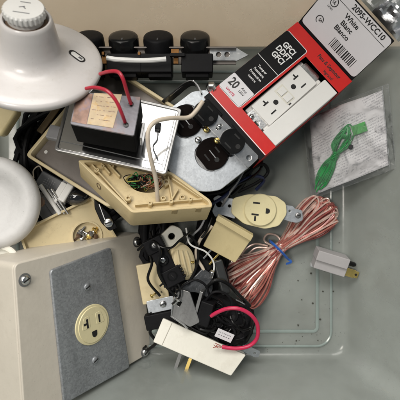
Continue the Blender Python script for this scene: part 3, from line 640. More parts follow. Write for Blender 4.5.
# device
Mo = M @ Matrix.Translation((wx0 + (hw - wx0) * .31, (wy0 + wy1) / 2 + 1, -3.4)) @ Matrix.Rotation(radians(1.5), 4, 'Z')
dv = thing('white_outlet', 'white GFCI outlet with test buttons, inside the window of the red carton', 'outlet', Mo)
Wd, Hd = (hw - wx0) * .54, (wy1 - wy0) * .84
MB().box((0, 0, -9), (Wd + 3, Hd + 6, 12)).build('body', WHITE, dv, bevel=1)
MB().box((0, 0, -1.6), (Wd, Hd * .93, 3.2)).build('face', WHITE, dv, bevel=.6, seg=3)
sl = MB(); gr = MB()
for s_ in (1, -1):
    y = s_ * Hd * .29
    MB().box((-Wd * .20, y, .02), (1.4, 5.8, .3)).box((-Wd * .20 - 1.6, y, .03), (3.8, 1.4, .3)).build('blade_slot', DARKHOLE, dv); MB().box((Wd * .22, y, .02), (1.3, 5.8, .3)).build('blade_slot', DARKHOLE, dv)
    MB().cyl((0, y + 7.6 if s_ < 0 else y - 7.6, -.1), 2.3, .3, 18).build('ground_hole', DARKHOLE, dv)
MB().box((-Wd * .15, 0, .4), (Wd * .26, 7.5, 1.4)).build('test_button', WHITE, dv, bevel=.3); MB().box((Wd * .17, 0, .4), (Wd * .26, 7.5, 1.4)).build('reset_button', WHITE, dv, bevel=.3)
MB().box((0, 0, .01), (Wd * .72, 10, .25)).build('button_recess', OFFWHITE, dv, bevel=.1)
MB().box((Wd * .40, -Hd * .04, .05), (1.2, 2.6, .4)).build('indicator', INK, dv)
plate('strap', rrect(0, -Hd / 2 - 2, Wd * .8, 13, 2), [circ(Wd * .12, -Hd / 2 - 4.2, 2.5, 18)], -3.2, -2.2, STEEL, dv)
plate('strap', rrect(0, Hd / 2 + 1, Wd * .8, 8, 2), [], -3.2, -2.2, STEEL, dv)
screw(dv, (-Wd * .2, -Hd / 2 - 3.4, -2.2), 2.4, h=1.8)
# white sleeve filling the right of the window
Ms = M @ Matrix.Translation((hw - (hw - wx0) * .155, (wy0 + wy1) / 2, 0))
ws = MB().box((0, 0, -11), ((hw - wx0) * .38, wy1 - wy0 - 1, 22)); o = ws.build('inner_sleeve', WHITE, t, bevel=.8); T = Matrix.Translation((hw - (hw - wx0) * .19 - .6, (wy0 + wy1) / 2, -.8)); T.translation *= S; o.matrix_local = T
# flap at the top
F = frame((0, hh, -1), (0, .10, 1), 0); F = Matrix.Translation((0, hh + .3, -1)) @ Matrix.Rotation(radians(58), 4, 'X')
fw = hw * .98; fl = 48
fl_o = plate('flap', rpoly([(-fw, 0), (fw, 0), (fw, fl), (-fw, fl)], 1.2), [], -.5, 0, BLACKCARD, t, F, bev=.1)
plate('white_label', rpoly([(-fw + 1, 3.2), (fw - .5, 3.2), (fw - .5, fl - 1), (-fw + 1, fl - 1)], 4), [], .02, .14, WHITECARD, fl_o, bev=.02)
letter('lettering', ['2095-WCC10'], 6.4, fw * .28, fl - 4.8, .2, 0, INK, fl_o, bold=.14, sx=1.0)
letter('lettering', ['White', 'Blanc', 'Blanco'], 6.0, -.5, fl - 20, .2, 0, INK, fl_o, bold=.12, line=1.02)
MB().box((0, fl - 9, .18), (BW * .93, .4, .08)).build('thin_line', INK, fl_o)
bars = MB(); x = 2.0
while x < 30:
    wbar = rng.choice((.5, .5, .9, 1.3)); bars.box((x + wbar / 2 - 4, 11.2, .2), (wbar, 8.6, .08)); x += wbar + rng.choice((.5, .8, 1.2))
bars.build('barcode', INK, fl_o)
# certification marks: a ring with letters and a ring with an arc
R1 = MB(); pts = [(-fw + 13 + 3.4 * cos(a * .3), fl - 13.5 + 3.4 * sin(a * .3), .2) for a in range(0, 22)]; R1.tube(pts, .38, 4, smooth=False); R1.build('ring_mark', INK, fl_o)
letter('lettering', ['UL'], 3.8, -fw + 13, fl - 13.5, .2, 0, INK, fl_o, bold=.1, sx=.8); letter('lettering', ['LISTED'], 1.9, -fw + 13, fl - 19, .2, 0, INK, fl_o, bold=.04)
R1 = MB(); pts = [(-fw + 13 + 3.4 * cos(a * .26), fl - 32 + 3.4 * sin(a * .26), .2) for a in range(0, 18)]; R1.tube(pts, .38, 4, smooth=False); R1.build('ring_mark', INK, fl_o)
letter('lettering', ['SA'], 3.8, -fw + 14, fl - 32, .2, 0, INK, fl_o, bold=.1, sx=.8)
# crumpled foil bag behind the flap
b = MB(); nx, ny = 26, 20; vs = []; fs = []
for sgn in (1, -1):
    for j in range(ny + 1):
        for i in range(nx + 1):
            u_, v_ = i / nx, j / ny; e_ = (sin(pi * u_) * sin(pi * v_)) ** .5
            h_ = 9 * e_ + e_ * 6 * noise.noise(Vector((u_ * 5, v_ * 5, sgn))) + e_ * 3 * noise.noise(Vector((u_ * 13, v_ * 13, 5 * sgn)))
            vs.append(((u_ - .5) * 52, (v_ - .5) * 38, sgn * h_))
    k0 = 0 if sgn > 0 else (nx + 1) * (ny + 1)
    for j in range(ny):
        for i in range(nx):
            q = k0 + j * (nx + 1) + i; f = (q, q + 1, q + nx + 2, q + nx + 1); fs.append(f if sgn > 0 else tuple(reversed(f)))
b.add(vs, fs); o = b.build('foil_pouch', FOIL, M=frame(at(396, 4, 60), (-.1, -.1, 1), -48), ang=25); tag(o, 'crumpled silver foil pouch behind the white flap', 'pouch')

# ------------------------------------------------------------------ 11. clear bag with leaflet and green cord
M = frame(at(347, 142, 31), (-.58, -.02, .81), 20)
Q = [seen(M, *p) for p in ((308, 116), (384, 88), (390, 166), (315, 196))]
t = thing('clear_bag', 'clear plastic bag lying flat, right of the red carton', 'bag', M)
def sheet(Q, nx, ny, zf):
    b = MB(); vs = []; fs = []
    for j in range(ny + 1):
        for i in range(nx + 1):
            u_, v_ = i / nx, j / ny; A = Vector(Q[0]).lerp(Vector(Q[1]), u_); B = Vector(Q[3]).lerp(Vector(Q[2]), u_); p = A.lerp(B, v_); vs.append((p.x, p.y, zf(u_, v_)))
    for j in range(ny):
        for i in range(nx): q = j * (nx + 1) + i; fs.append((q, q + nx + 1, q + nx + 2, q + 1))
    return b.add(vs, fs)
ctr = Vector((sum(q[0] for q in Q) / 4, sum(q[1] for q in Q) / 4)); Qb = [tuple(ctr + (Vector(q) - ctr) * 1.10) for q in Q]
Qb[1] = seen(M, 388, 84); Qb[2] = seen(M, 396, 168); Qb[0] = seen(M, 303, 117); Qb[3] = seen(M, 312, 199)
def zb(u_, v_):
    e_ = max(0, sin(pi * u_) * sin(pi * v_)) ** .4; return .6 + 5.5 * e_ + e_ * 3.4 * noise.noise(Vector((u_ * 4, v_ * 5, 2))) + 1.5 * abs(noise.noise(Vector((u_ * 7 - v_ * 5, u_ * 3 + v_ * 3, 1)))) + 1.0 * noise.noise(Vector((u_ * 11 + v_ * 6, v_ * 9, 7)))
sheet(Qb, 40, 40, zb).build('top_film', BAG, t, ang=180)
sheet(Qb, 30, 30, lambda u_, v_: -1.5 + .5 * noise.noise(Vector((u_ * 5, v_ * 5, 4)))).build('bottom_film', BAG, t, ang=180)
for a, c in ((0, 1), (1, 2), (2, 3), (3, 0)):
    MB().tube([(*Qb[a], .3), (*Qb[c], .3)], 1, 4, smooth=False, flat=(.7, .35)).build('sealed_edge', BAG, t)
A, B = Vector(Qb[1]), Vector(Qb[2]); dn = (Vector(Qb[0]) - A).normalized() * 5
MB().tube([(*(A + dn), 1.2), (*(B + dn), 1.2)], .5, 6, smooth=False).build('zip_seal', BAG, t)
lf = sheet([tuple(ctr + (Vector(q) - ctr) * .97) for q in Q], 30, 30, lambda u_, v_: -.2 + 2.2 * noise.noise(Vector((u_ * 3, v_ * 3, 9)))).build('leaflet', LEAF, None, ang=180)
T = M.copy(); T.translation *= S; lf.matrix_world = T; so = lf.modifiers.new('thick', 'SOLIDIFY'); so.thickness = .0002
tag(lf, 'folded white leaflet with rows of small print inside the clear bag', 'leaflet')
gt = thing('green_cord', 'bundled thin green wire with a green tag, on the leaflet in the clear bag', 'wire', M)
b = MB(); knot = Vector((*seen(M, 335, 156, 2), 3.2)); c1 = Vector((*seen(M, 347, 133, 2), 3.2)); c2 = Vector((*seen(M, 322, 180, 2), 3.0))
for i in range(20):
    r_ = rng.uniform(.6, 1.05); dth = rng.uniform(-.15, .15); up_ = (c1 - knot); sd_ = Vector((-up_.y, up_.x, 0)).normalized()
    wv = rng.uniform(2.5, 10)
    pts = [knot, knot + up_ * .55 * r_ + sd_ * wv * .8, knot + up_ * 1.1 * r_ + sd_ * wv * .55, knot + up_ * 1.3 * r_ - sd_ * (1 - i * .2), knot + up_ * 1.0 * r_ - sd_ * wv * .8, knot + up_ * .5 * r_ - sd_ * wv * .5, knot]
    pts = [p + Vector((0, 0, rng.uniform(-1, 1.4))) for p in pts]; b.tube(pts, .62, 6)
dn_ = (c2 - knot); sd_ = Vector((-dn_.y, dn_.x, 0)).normalized()
for i in range(20):
    o_ = (i - 9.5) / 9.5; L_ = rng.uniform(.9, 1.32)
    pts = [knot + sd_ * o_ * 2, knot + dn_ * .4 * L_ + sd_ * o_ * 5.5, knot + dn_ * .9 * L_ + sd_ * o_ * 6.5, knot + dn_ * 1.15 * L_ + sd_ * o_ * 3.8]
    b.tube([p + Vector((0, 0, rng.uniform(-.8, 1.2))) for p in pts], .62, 6)
b.build('cord', GREENW, gt)
b = MB()
for i in range(5): 
    a_ = knot + dn_.normalized() * (i * 1.5 - 3); b.tube([a_ + sd_ * 3.4 + Vector((0, 0, -1)), a_ + Vector((0, 0, 2.6)), a_ - sd_ * 3.4 + Vector((0, 0, -1))], .62, 6)
b.build('binding', GREENW, gt)
x, y = seen(M, 360, 129, 2); MB().box((0, 0, 0), (13, 9, .8), Matrix.Translation((x, y, 4.6)) @ Matrix.Rotation(radians(-8), 4, 'Z')).build('tag', GREENTAG, gt, bevel=.2)
x, y = seen(M, 351, 147, 2); MB().lathe([(2, 0), (2.4, 1.2), (1.2, 2.2)], 12, Matrix.Translation((x, y, 2))).build('bead', BLACK, gt)

# ------------------------------------------------------------------ 12. ivory single outlet on its strap
M = frame(at(260, 210, 34), (.03, .03, 1), -6)
t = thing('ivory_outlet', 'ivory single outlet with a round face and steel ears, above the copper cord', 'outlet', M)
bodyo = [seen(M, *p) for p in ((233, 198), (249, 194), (276, 196), (286, 203), (287, 214), (279, 226), (265, 229), (244, 224), (231, 213))]
MB().prism(rpoly([(x * .97, y * .97) for x, y in bodyo], 2), -22, -4).build('body', IVORY, t, bevel=.6)
plate('face_plate', rpoly(bodyo, 3), [], -4, 0, IVORY, t, bev=.6)
MB().lathe([(.1, 0), (15.0, 0), (15.0, 1.8), (14.2, 2.8), (.1, 2.8)], 64, Matrix.Translation((0, 0, -.2))).build('round_face', IVORY, t, ang=30)
sl = MB()
for (px, py, w_, h_) in ((256.5, 203, 6.4, 1.6), (255, 214.5, 6.6, 1.7), (255, 218.5, 1.7, 4.4)):
    x, y = seen(M, px, py, 2.4); sl.box((x, y, 2.64), (w_, h_, .3))
    if h_ != 1.7: sl.build('blade_slot', DARKHOLE, t); sl = MB()
x, y = seen(M, 267, 211, 2.4); MB().prism([(x - 1.2, y - 2.4)] + [(x + 2.3 * cos(a) + .4, y + 2.4 * sin(a)) for a in [(-90 + k * 18) * pi / 180 for k in range(11)]] + [(x - 1.2, y + 2.4)], 2.3, 2.8).build('ground_hole', DARKHOLE, t)
lo = [seen(M, *p, -5) for p in ((235, 199), (224, 197), (218, 195), (213, 198), (215, 204), (212, 211), (215, 217), (222, 215), (235, 219))]
h1 = seen(M, 219, 204, -5); h2 = seen(M, 229.5, 206, -5)
plate('ear', rpoly(lo, 1.5), [circ(*h1, 2.9, 24), circ(*h2, 1.4, 16)], -6, -4.4, ZINC, t)
lo = [seen(M, *p, -5) for p in ((282, 205), (293, 206), (295, 209), (302, 210), (303, 220), (297, 223), (291, 222), (282, 219))]
h1 = seen(M, 298, 215.5, -5)
plate('ear', rpoly(lo, 2), [circ(*h1, 2.4, 24), circ(*seen(M, 289.5, 211, -5), 1.1, 14)], -6, -4.4, ZINC, t)
screw(t, (*h1, -5.2), 3.0, m=DULLSTEEL, h=1.5)

# ------------------------------------------------------------------ 13. hank of copper speaker cord
tie = at(279, 249, 13)
t = thing('speaker_cord', 'hank of pinkish copper speaker cord bound with a blue tie', 'cord', (tie.x, tie.y, 0))
def lobes(axis_px, reach, halfw, n, seed, flat):
    """strands run out from the tie, turn round and come back, each in a slanting loop of its own"""
    r = random.Random(seed); out = []
    ax = at(*axis_px, 12) - tie; ax.z = 0; ax.normalize(); sd = Vector((-ax.y, ax.x, 0))
    for i in range(n):
        mid = (2 * (i + .5) / n - 1) * .80 * halfw; wd = r.uniform(1.6, 4.5) if r.random() < .8 else r.uniform(5, 8)
        R_ = reach * (1 - (0 if flat else .22) * (abs(mid) / halfw) ** 2) * r.uniform(.93, 1.02); z0 = r.uniform(5, 18); tz = r.uniform(-5, 5)
        def P_(s, f): return ax * (R_ * s) + sd * (mid * (s ** .75) + f * wd * min(1, s * 1.6)) + Vector((0, 0, max(1.6, z0 + f * tz + r.uniform(-.7, .7))))
        j, k = mid * .17 + r.uniform(-1.6, 1.6), mid * .17 + r.uniform(-1.6, 1.6)
        s0 = sd * j + Vector((0, 0, 12 + r.uniform(-5, 5))); s1 = sd * k + Vector((0, 0, 12 + r.uniform(-5, 5)))
        out.append([s0 - ax * 3, P_(.3, .8), P_(.62, 1), P_(.88, .9), P_(.98, .5), P_(1.0, 0), P_(.98, -.5), P_(.88, -.9), P_(.62, -1), P_(.3, -.8), s1 - ax * 3])
    return out
b = MB(); allp = lobes((323, 212), 68, 20, 120, 3, False) + lobes((240, 286), 59, 28, 150, 5, True)
rc = random.Random(4)
for i, pts in enumerate(allp): b.tube(pts, .82, 6, m=rc.choice((0, 0, 1, 2, 2, 1)), sub=4)
b.build('cord', [CORD_A, CORD_B, CORD_C], t)
o0 = Vector((tie.x, tie.y, 0))
MB().tube([at(277, 262 - 3, 4) - o0, at(273, 256, 14) - o0, at(275, 249, 21) - o0, at(281, 246, 22) - o0, at(287, 250, 16) - o0, at(291, 259 , 8) - o0], 1, 4, flat=(1.5, .5)).build('tie', BLUETIE, t) if False else None
A = at(270, 241, 14) - o0; B = at(288, 259, 14) - o0
MB().tube([A + Vector((1, -1, -10)), A, A.lerp(B, .25) + Vector((0, 0, 7.5)), A.lerp(B, .6) + Vector((0, 0, 7.5)), B, B + Vector((-1, 1, -8))], 1, 4, flat=(1.6, .6)).build('tie', BLUETIE, t)
MB().tube([at(288, 259, 10) - o0, at(291, 262, 8) - o0, at(286, 264, 8) - o0], 1, 4, flat=(1.5, .5)).build('tie_end', BLUETIE, t)
b = MB(); b.tube([at(272, 246, 12) - o0, at(264, 240, 10) - o0, at(268, 234, 10) - o0, at(277, 236, 10) - o0, at(282, 243, 12) - o0], .9, 8); b.tube([at(268, 246, 8) - o0, at(255, 244, 6) - o0, at(245, 250, 6) - o0, at(240, 258, 6) - o0], 1.0, 8); b.tube([at(268, 248, 8) - o0, at(256, 248, 6) - o0, at(247, 255, 6) - o0], 1.0, 8)
b.build('loose_end', CORD_B, t)

# ------------------------------------------------------------------ 14. grey plug with brass blade
M = frame(at(330, 262, 14), (-.06, -.18, .98), -17)
t = thing('grey_plug', 'light grey three-prong plug with one brass blade, beside the copper cord', 'plug', M)
MB().box((-1, 5.2, 2), (31, 10, 17)).build('upper_shell', PLUGGREY, t, bevel=.8); MB().box((0, -4.2, 1), (31, 8.6, 14)).build('lower_shell', PLUGGREY, t, bevel=.8)
MB().box((20, -3.4, 4), (10, 8, 1.6)).box((24, -3.4, 4), (9, 6.5, 1.5)).build('blade', BRASS, t, bevel=.3)
x = 26; MB().cyl((26, -3.4, 4.7), 1.2, .2, 14).build('blade_hole', DARKHOLE, t); MB().box((26, -3.4, -4), (14, 6.3, 1.5)).build('blade', DULLSTEEL, t, bevel=.3)
MB().lathe([(2.4, 14), (2.4, 22), (1.4, 24)], 16, Matrix.Translation((-.5, 5, 2)) @ Matrix.Rotation(radians(90), 4, 'Y')).build('ground_pin', BLACKG, t)
MB().box((-14, -9, -4), (4, 3, 5)).box((7, -9, -4), (4, 3, 5)).build('clip', film('clear_clip', (.7, .72, .74), .45), t, bevel=.4)

# ------------------------------------------------------------------ 15. little ivory cover with a lip
M = frame(at(228, 240, 42), (-.10, -.18, .97), -30)
Q = [seen(M, *p) for p in ((217, 220), (251, 240), (235, 263), (203, 246))]
t = thing('ivory_cover', 'small square ivory cover with a raised lip, left of the copper cord', 'cover', M)
MB().prism(rpoly(Q, 1), -8, 0).build('panel', YELLOWED, t, bevel=.6)
Q2 = [seen(M, *p, 3) for p in ((218, 215.5), (253.5, 236), (250.5, 241.5), (215.5, 220.5))]
MB().prism(Q2, -6, 3).build('lip', YELLOWED, t, bevel=.6)

# ------------------------------------------------------------------ 16. white plug-in box, prongs down
M = frame(at(199, 346, 44), (-.04, .22, .97), -25)
Q = [seen(M, *p) for p in ((163, 318), (246, 355), (231, 376), (153, 342))]
t = thing('white_adapter', 'white plug-in adapter block with brass prongs pointing down, on the tub floor', 'adapter', M)
MB().prism(rpoly(Q, 1.2), -24, 0).build('case', WHITE if False else OFFWHITE, t, bevel=1.2, seg=3)
q = [seen(M, *p, .1) for p in ((172, 323), (162, 345))]
MB().tube([(*q[0], .05), (*q[1], .05)], .35, 6, smooth=False).build('seam', mat('seam_shadow', (.4, .38, .32), rough=.6), t)
iv = M.inverted()
MB().tube([iv @ at(191, 357, 24), iv @ at(181.5, 383, 20)], 1, 4, smooth=False, flat=(2.2, 1.1)).build('prong', BRASS, t); MB().tube([iv @ at(181, 352, 22), iv @ at(174, 373, 19)], 1, 4, smooth=False, flat=(2.2, 1.1)).build('prong', DULLSTEEL, t)

# ------------------------------------------------------------------ 17. black dimmer tangle, red loop
M = frame(at(222, 318, 26), (.02, -.05, 1), -25)
t = thing('black_dimmer', 'lumpy black dimmer body wrapped in black leads, with a small white sticker', 'dimmer', M)
b = MB(); vs = []; fs = []; nx, ny = 40, 32
for j in range(ny + 1):
    for i in range(nx + 1):
        th = pi * j / ny; ph = 2 * pi * i / nx; p = Vector((cos(ph) * sin(th), sin(ph) * sin(th), cos(th)))
        q = Vector((math.copysign(abs(p.x) ** .6, p.x) * 31, math.copysign(abs(p.y) ** .6, p.y) * 20, math.copysign(abs(p.z) ** .7, p.z) * 14)); q += p * (3.2 * noise.noise(q * .14) + 1.8 * noise.noise(q * .38)); vs.append(q)
for j in range(ny):
    for i in range(nx): k = j * (nx + 1) + i; fs.append((k, k + nx + 1, k + nx + 2, k + 1))
b.add(vs, fs); b.build('body', BLACK, t)
for k in range(20):
    ph = rng.uniform(0, 6); cx, cy = rng.uniform(-20, 22), rng.uniform(-12, 13); pts = []
    for j in range(6): pts.append((cx + rng.uniform(6, 13) * cos(ph + j), cy + rng.uniform(4, 10) * sin(ph + j), rng.uniform(10, 16.5)))
    MB().tube(pts, rng.choice((.9, 1.3, 1.6)), 8).build('lead', BLACKG if k % 3 else BLACK, t)
Ml = frame(at(224.5, 335.5, 47), (0, -.2, 1), -25); T = M.inverted() @ Ml
s_ = MB().box((0, 0, 0), (16, 8.5, .3), T); st = s_.build('sticker', WHITECARD, t)
bb = MB()
for i in range(10): bb.box((-5 + i % 5 * 2.4, 1.6 - (i // 5) * 2.6, .25), (rng.uniform(1, 2), .5, .1), T)
bb.build('small_print', GREYINK, st)
MB().box((0, 0, -1.4), (15, 8, 2.4), T).build('sticker_backing', BLACK, t)
o = MB().tube([at(211, 316, 52), at(218, 312, 56), at(228, 308.5, 60), at(240, 309, 62), at(251, 315, 60), at(257.5, 325, 56), at(257, 338, 52), at(249, 346, 50), at(236, 348.5, 50), at(222, 347, 50)], 1.75, 12).build('loop', PINKWIRE)
rw = thing('crimson_wire', 'thick crimson wire curled in a loop over the black dimmer', 'wire', at(235, 330, 48)); T = rw.matrix_world.inverted()
o.parent = rw; o.matrix_local = T; o.name = 'insulation'
bb = MB(); o0 = at(235, 330, 48)
for k in range(6): bb.tube([at(222, 347, 50) - o0, at(218, 346 + rng.uniform(-2, 2), 51) - o0, at(214 + rng.uniform(-1, 2), 346 + rng.uniform(-4, 4), 51) - o0], .3, 5)
bb.build('bare_strands', bpy.data.materials['copper_strand'], rw)

# ------------------------------------------------------------------ 18. grey steel brackets
M = frame(at(184, 305, 48), (-.25, -.1, 1), -15)
t = thing('steel_bracket', 'bent grey steel bracket with a square slot, beside the black dimmer', 'bracket', M)
Q = [seen(M, *p) for p in ((178, 288), (190, 292), (200, 322), (190, 327), (171, 316), (174, 296))]
plate('web', rpoly(Q, 2), [rrect(*seen(M, 179.5, 303.5), 3.2, 5, .6, rot=-10)], -1.2, .6, DULLSTEEL, t)
MB().tube([(*seen(M, 178, 289), 0), (*seen(M, 174, 300), 1), (*seen(M, 171.5, 316), 1), (*seen(M, 184, 324), 1.4), (*seen(M, 188, 328), 1.4)], .9, 6, smooth=False).build('bright_edge', STEEL, t)
MB().box((12, 2, -8), (3, 30, 16)).build('flange', DULLSTEEL, t, bevel=.4)
MB().box((20, -2, -6), (12, 22, 12)).build('switch_body', BLACK, t, bevel=1)
M = frame(at(200, 285, 44), (.2, .15, 1), 15)
b = MB(); Q = [seen(M, *p) for p in ((181, 285), (195, 276), (203, 268), (212, 274), (213, 290), (208, 298), (196, 292), (183, 293))]
o = plate('grey_guard', rpoly(Q, 3), [], -3, 0, mat('smoky_grey', (.055, .058, .062), rough=.22, var=.4, scale=120, bump=.8, bscale=160, bdist=.002), None, M, bev=1); tag(o, 'crumpled smoky grey plastic guard above the steel bracket', 'guard')
M = frame(at(222, 277, 40), (.1, .1, 1), -75)
o = MB().box((0, 0, 0), (32, 9, 4), None).build('slate_bar', mat('slate_plastic', (.028, .03, .03), rough=.35), M=M, bevel=2, seg=3); tag(o, 'slate grey plastic lever under the ivory cover', 'lever')
M = frame(at(160, 305, 30), (0, 0, 1), 12)
t = thing('strap_tab', 'flat steel tab with a screw, between the almond box and the bracket', 'tab', M)
plate('tab', rpoly([(-12, -6), (14, -6), (14, 6), (-12, 6)], 1.5), [], -1, .5, ZINC, t); screw(t, (3, .5, .5), 3.2, h=1.8)
MB().box((-2, -14, -4), (30, 14, 12)).build('dark_body', BLACK, t, bevel=1)

# ------------------------------------------------------------------ 19. black connectors and grooved cream knob
M = frame(at(163, 260, 56), (.05, -.05, 1), -63)
t = thing('black_connector', 'black screw connector block below the tan thermostat base', 'connector', M)
MB().box((0, 0, -7), (38, 15, 14)).box((17, 1, -5), (15, 18, 14)).box((-15, -1, -5), (13, 17, 13)).build('block', BLACK, t, bevel=1)
for i, (x, y) in enumerate(((-15, -1), (0, 0), (16, 1))):
    MB().lathe([(4.6, 0), (4.6, 2), (3.4, 2), (3.2, .6), (.1, .6)], 20, Matrix.Translation((x, y, .2))).build('screw_well', BLACKG, t, ang=40); screw(t, (x, y, .9), 2.3, m=DULLSTEEL if i != 1 else STEEL, h=1)
bb = MB()
for i in range(8): bb.box((11 + (i % 4) * 3.4, -8.6 if i < 4 else 10.4, 0), (1.8, 2.5, 6))
bb.build('teeth', BLACK, t, bevel=.3)
M = frame(at(184, 262, 48), (.50, -.10, .85), -70)
t = thing('grooved_knob', 'grooved cream plastic knob wedged beside the black connector block', 'knob', M)
prof = [(.1, -16), (17, -16), (18, -14), (18, -10), (16.4, -9.4), (16.4, -8.4), (18, -7.8), (18, -4), (16.4, -3.4), (16.4, -2.4), (17.6, -1.8), (17, 1.5), (14, 2.6), (8, 2.8), (.1, 2.8)]
MB().lathe(prof, 48, Matrix.Diagonal((.98, .6, 1, 1))).build('drum', CREAM, t, ang=30)
bb = MB()
for i in range(3): bb.tube([(-14 + i * 2, -5 + i * 4.2, 2.6), (0, -6.5 + i * 5, 3.6), (13 - i, -5 + i * 4.2, 2.6)], 1.1, 8)
bb.build('moulded_band', CREAM, t)
M = frame(at(170, 238, 50), (.1, 0, 1), 40)
o = plate('cream_clamp', rpoly([(-12, -7), (10, -8), (13, 0), (9, 8), (-10, 7)], 3), [circ(2, 0, 3, 20)], -9, 0, OFFWHITE, None, M, bev=1); tag(o, 'cream clamp with a hole just below the tan base', 'clamp')
M = frame(at(153, 283, 26), (.05, 0, 1), -80)
o = MB().box((0, 0, -3), (38, 26, 6)).build('plastic_cover', CREAM, M=M, bevel=1.2); tag(o, 'cream panel in the gap right of the almond box', 'panel')
M = frame(at(147, 265, 6), (0, 0, 1), -85)
o = MB().box((0, 0, -3), (60, 16, 5)).build('wood_board', mat('brown_board', (.09, .06, .035), rough=.6, var=.2), M=M, bevel=1); tag(o, 'brown panel edge showing right of the almond box', 'panel')
# two metal prongs standing up in the gap
M = frame(at(207, 260, 34), (.1, .1, 1), 48)
t = thing('black_plug', 'black plug showing two thin metal blades under the ivory cover', 'plug', M)
MB().box((-10, 0, -6), (22, 18, 12)).build('shell', BLACK, t, bevel=2); MB().box((6, 3.6, 2), (15, 1.6, 3)).build('blade', STEEL, t, bevel=.3); MB().box((5, -4, 2), (14, 1.8, 4)).build('blade', BRASS, t, bevel=.3)
t = MB().tube([at(146, 346, 10), at(141, 351, 5), at(139, 357, 2.5), at(143, 362, 1.5), at(149, 361, 1.5), at(150, 366, 1.5), at(144, 368, 1.5), at(137, 366, 1.5)], 1.1, 8).build('black_hook', BLACKG, origin=at(144, 357, 0)); tag(t, 'tiny bent black hook on the tub floor under the almond box corner', 'hook')

# ------------------------------------------------------------------ 20. almond weatherproof box with steel plate and outlet
xa, ya, za = Vector((.60, .155, -.785)).normalized(), None, None
za = xa.cross(Vector((-.09, .99, .12))).normalized(); ya = za.cross(xa).normalized()
M = Matrix((xa, ya, za)).transposed().to_4x4(); M.translation = Vector((-95, -105.4, 60.6))
t = thing('weatherproof_box', 'almond painted outlet box with a galvanised plate and ivory outlet, lower left', 'outlet box', M)
Q = [seen(M, *p, -3) for p in ((13, 264), (139, 232), (150, 352), (24, 425))]
MB().prism(rpoly(Q, 5, 6), -52, -4.2).build('box_body', PAINT, t, bevel=1.5, seg=3)
Qi = inset(Q[::-1], 1.0)
MB().prism(rpoly(Q, 5, 6), -3.8, -1.4).build('cover', PAINT, t, bevel=1.0, seg=3)
MB().prism(rpoly(inset(Q[::-1], .9), 4, 6), -4.3, -3.7).build('gasket', GASKETGREY, t)
pc = [seen(M, *p, 0) for p in ((49, 270), (110, 247), (129, 367), (63, 404))]
MB().prism(rpoly(pc, 3.5, 5), -1.4, 1.8).build('steel_plate', GALV, t, bevel=1.3, seg=3)
fx, fy = seen(M, 92.5, 324.5, 2)
plate('outlet_ring', circ(fx, fy, 18.2, 64, ry=17.4), [], 1.0, 2.7, IVORY, t, bev=.6)
MB().lathe([(.1, 0), (15.6, 0), (15.2, .8), (.1, .8)], 64, Matrix.Translation((fx, fy, 2.6))).build('outlet_face', IVORY, t)
pr = MB()
pr.prism(rpoly([(fx - 12.5, fy - 1.2), (fx - 3.4, fy - 1.2), (fx - 3.4, fy + 9.5), (fx - 9.5, fy + 9.5)], 2), 2.6, 3.62).prism(rpoly([(fx + 3.2, fy - 1.2), (fx + 12.5, fy - 1.2), (fx + 9.5, fy + 9.5), (fx + 3.2, fy + 9.5)], 2), 2.6, 3.62).build('raised_insert', IVORY, t, bevel=.3)
sl = MB()
sl.box((fx - 6.3, fy + 3.4, 3.6), (1.7, 8, .5)); sl.box((fx - 8.2, fy + 3.4, 3.6), (3.8, 1.7, .48)); sl.build('blade_slot', DARKHOLE, t); MB().box((fx + 6.6, fy + 3.6, 3.6), (1.6, 7, .5)).build('blade_slot', DARKHOLE, t)
MB().prism([(fx - 2.6, fy - 5.4), (fx + 2.6, fy - 5.4)] + [(fx + 2.6 * cos(a), fy - 8.2 + 2.6 * sin(a)) for a in [-k * pi / 10 for k in range(11)]][0:11], 3.3, 3.75).build('ground_hole', DARKHOLE, t)
for px, py in ((87, 287), (95, 360)): screw(t, (*seen(M, px, py, 2), 1.8), 3.2, h=1.8, m=GALV)
for px, py in ((25, 280), (137, 242), (145, 352)):
    x, y = seen(M, px, py, -1)
    MB().lathe([(5.2, -1.6), (5.2, -1.1), (3.9, -.9)], 28, Matrix.Translation((x, y, 0))).build('washer', DULLSTEEL, t); screw(t, (x, y, -1), 3.7, h=2.6)

# ------------------------------------------------------------------ 21. cables down in the pile
def cord(pts, r, m, lab, grp=None, name='cable'):
    c = at(*pts[len(pts) // 2]); o = MB().tube([at(*p) for p in pts], r, 8).build(name, m, origin=c); tag(o, lab, 'cable', grp); return o
cord([(205, 195, 40), (225, 190, 42), (248, 172, 40), (262, 164, 36), (268, 172, 30), (258, 182, 30), (238, 192, 30)], 1.6, BLACK, 'black cable looping out furthest right from under the carton', 'dark cables under the carton')
cord([(210, 205, 30), (225, 196, 38), (240, 182, 40), (255, 176, 36), (264, 180, 28), (256, 190, 24)], 1.6, NAVY, 'navy blue cable looping just above the ivory outlet', 'dark cables under the carton')
cord([(222, 206, 30), (230, 192, 40), (240, 178, 42), (246, 164, 40)], 1.1, GREY, 'thin grey cable rising beside the steel ear of the ivory outlet', 'dark cables under the carton')
cord([(232, 195, 30), (243, 184, 34), (252, 170, 36), (262, 158, 30)], 2.0, BLACKG, 'thick glossy black cable between the zinc cover and the carton', 'dark cables under the carton')
cord([(226, 196, 36), (236, 186, 40), (248, 180, 40), (260, 170, 36), (262, 160, 30)], 1.3, BLACKG, 'thin glossy black cable just under the corner of the carton', 'dark cables under the carton')
cord([(180, 255, 26), (190, 238, 40), (200, 228, 44), (206, 216, 40)], 1.0, GREY, 'thin grey cable in the gap left of the ivory cover', 'dark cables under the tan base')
cord([(184, 262, 26), (196, 244, 38), (206, 232, 40), (212, 218, 36)], 1.2, BLACKG, 'thin black cable in the gap left of the ivory cover', 'dark cables under the tan base')
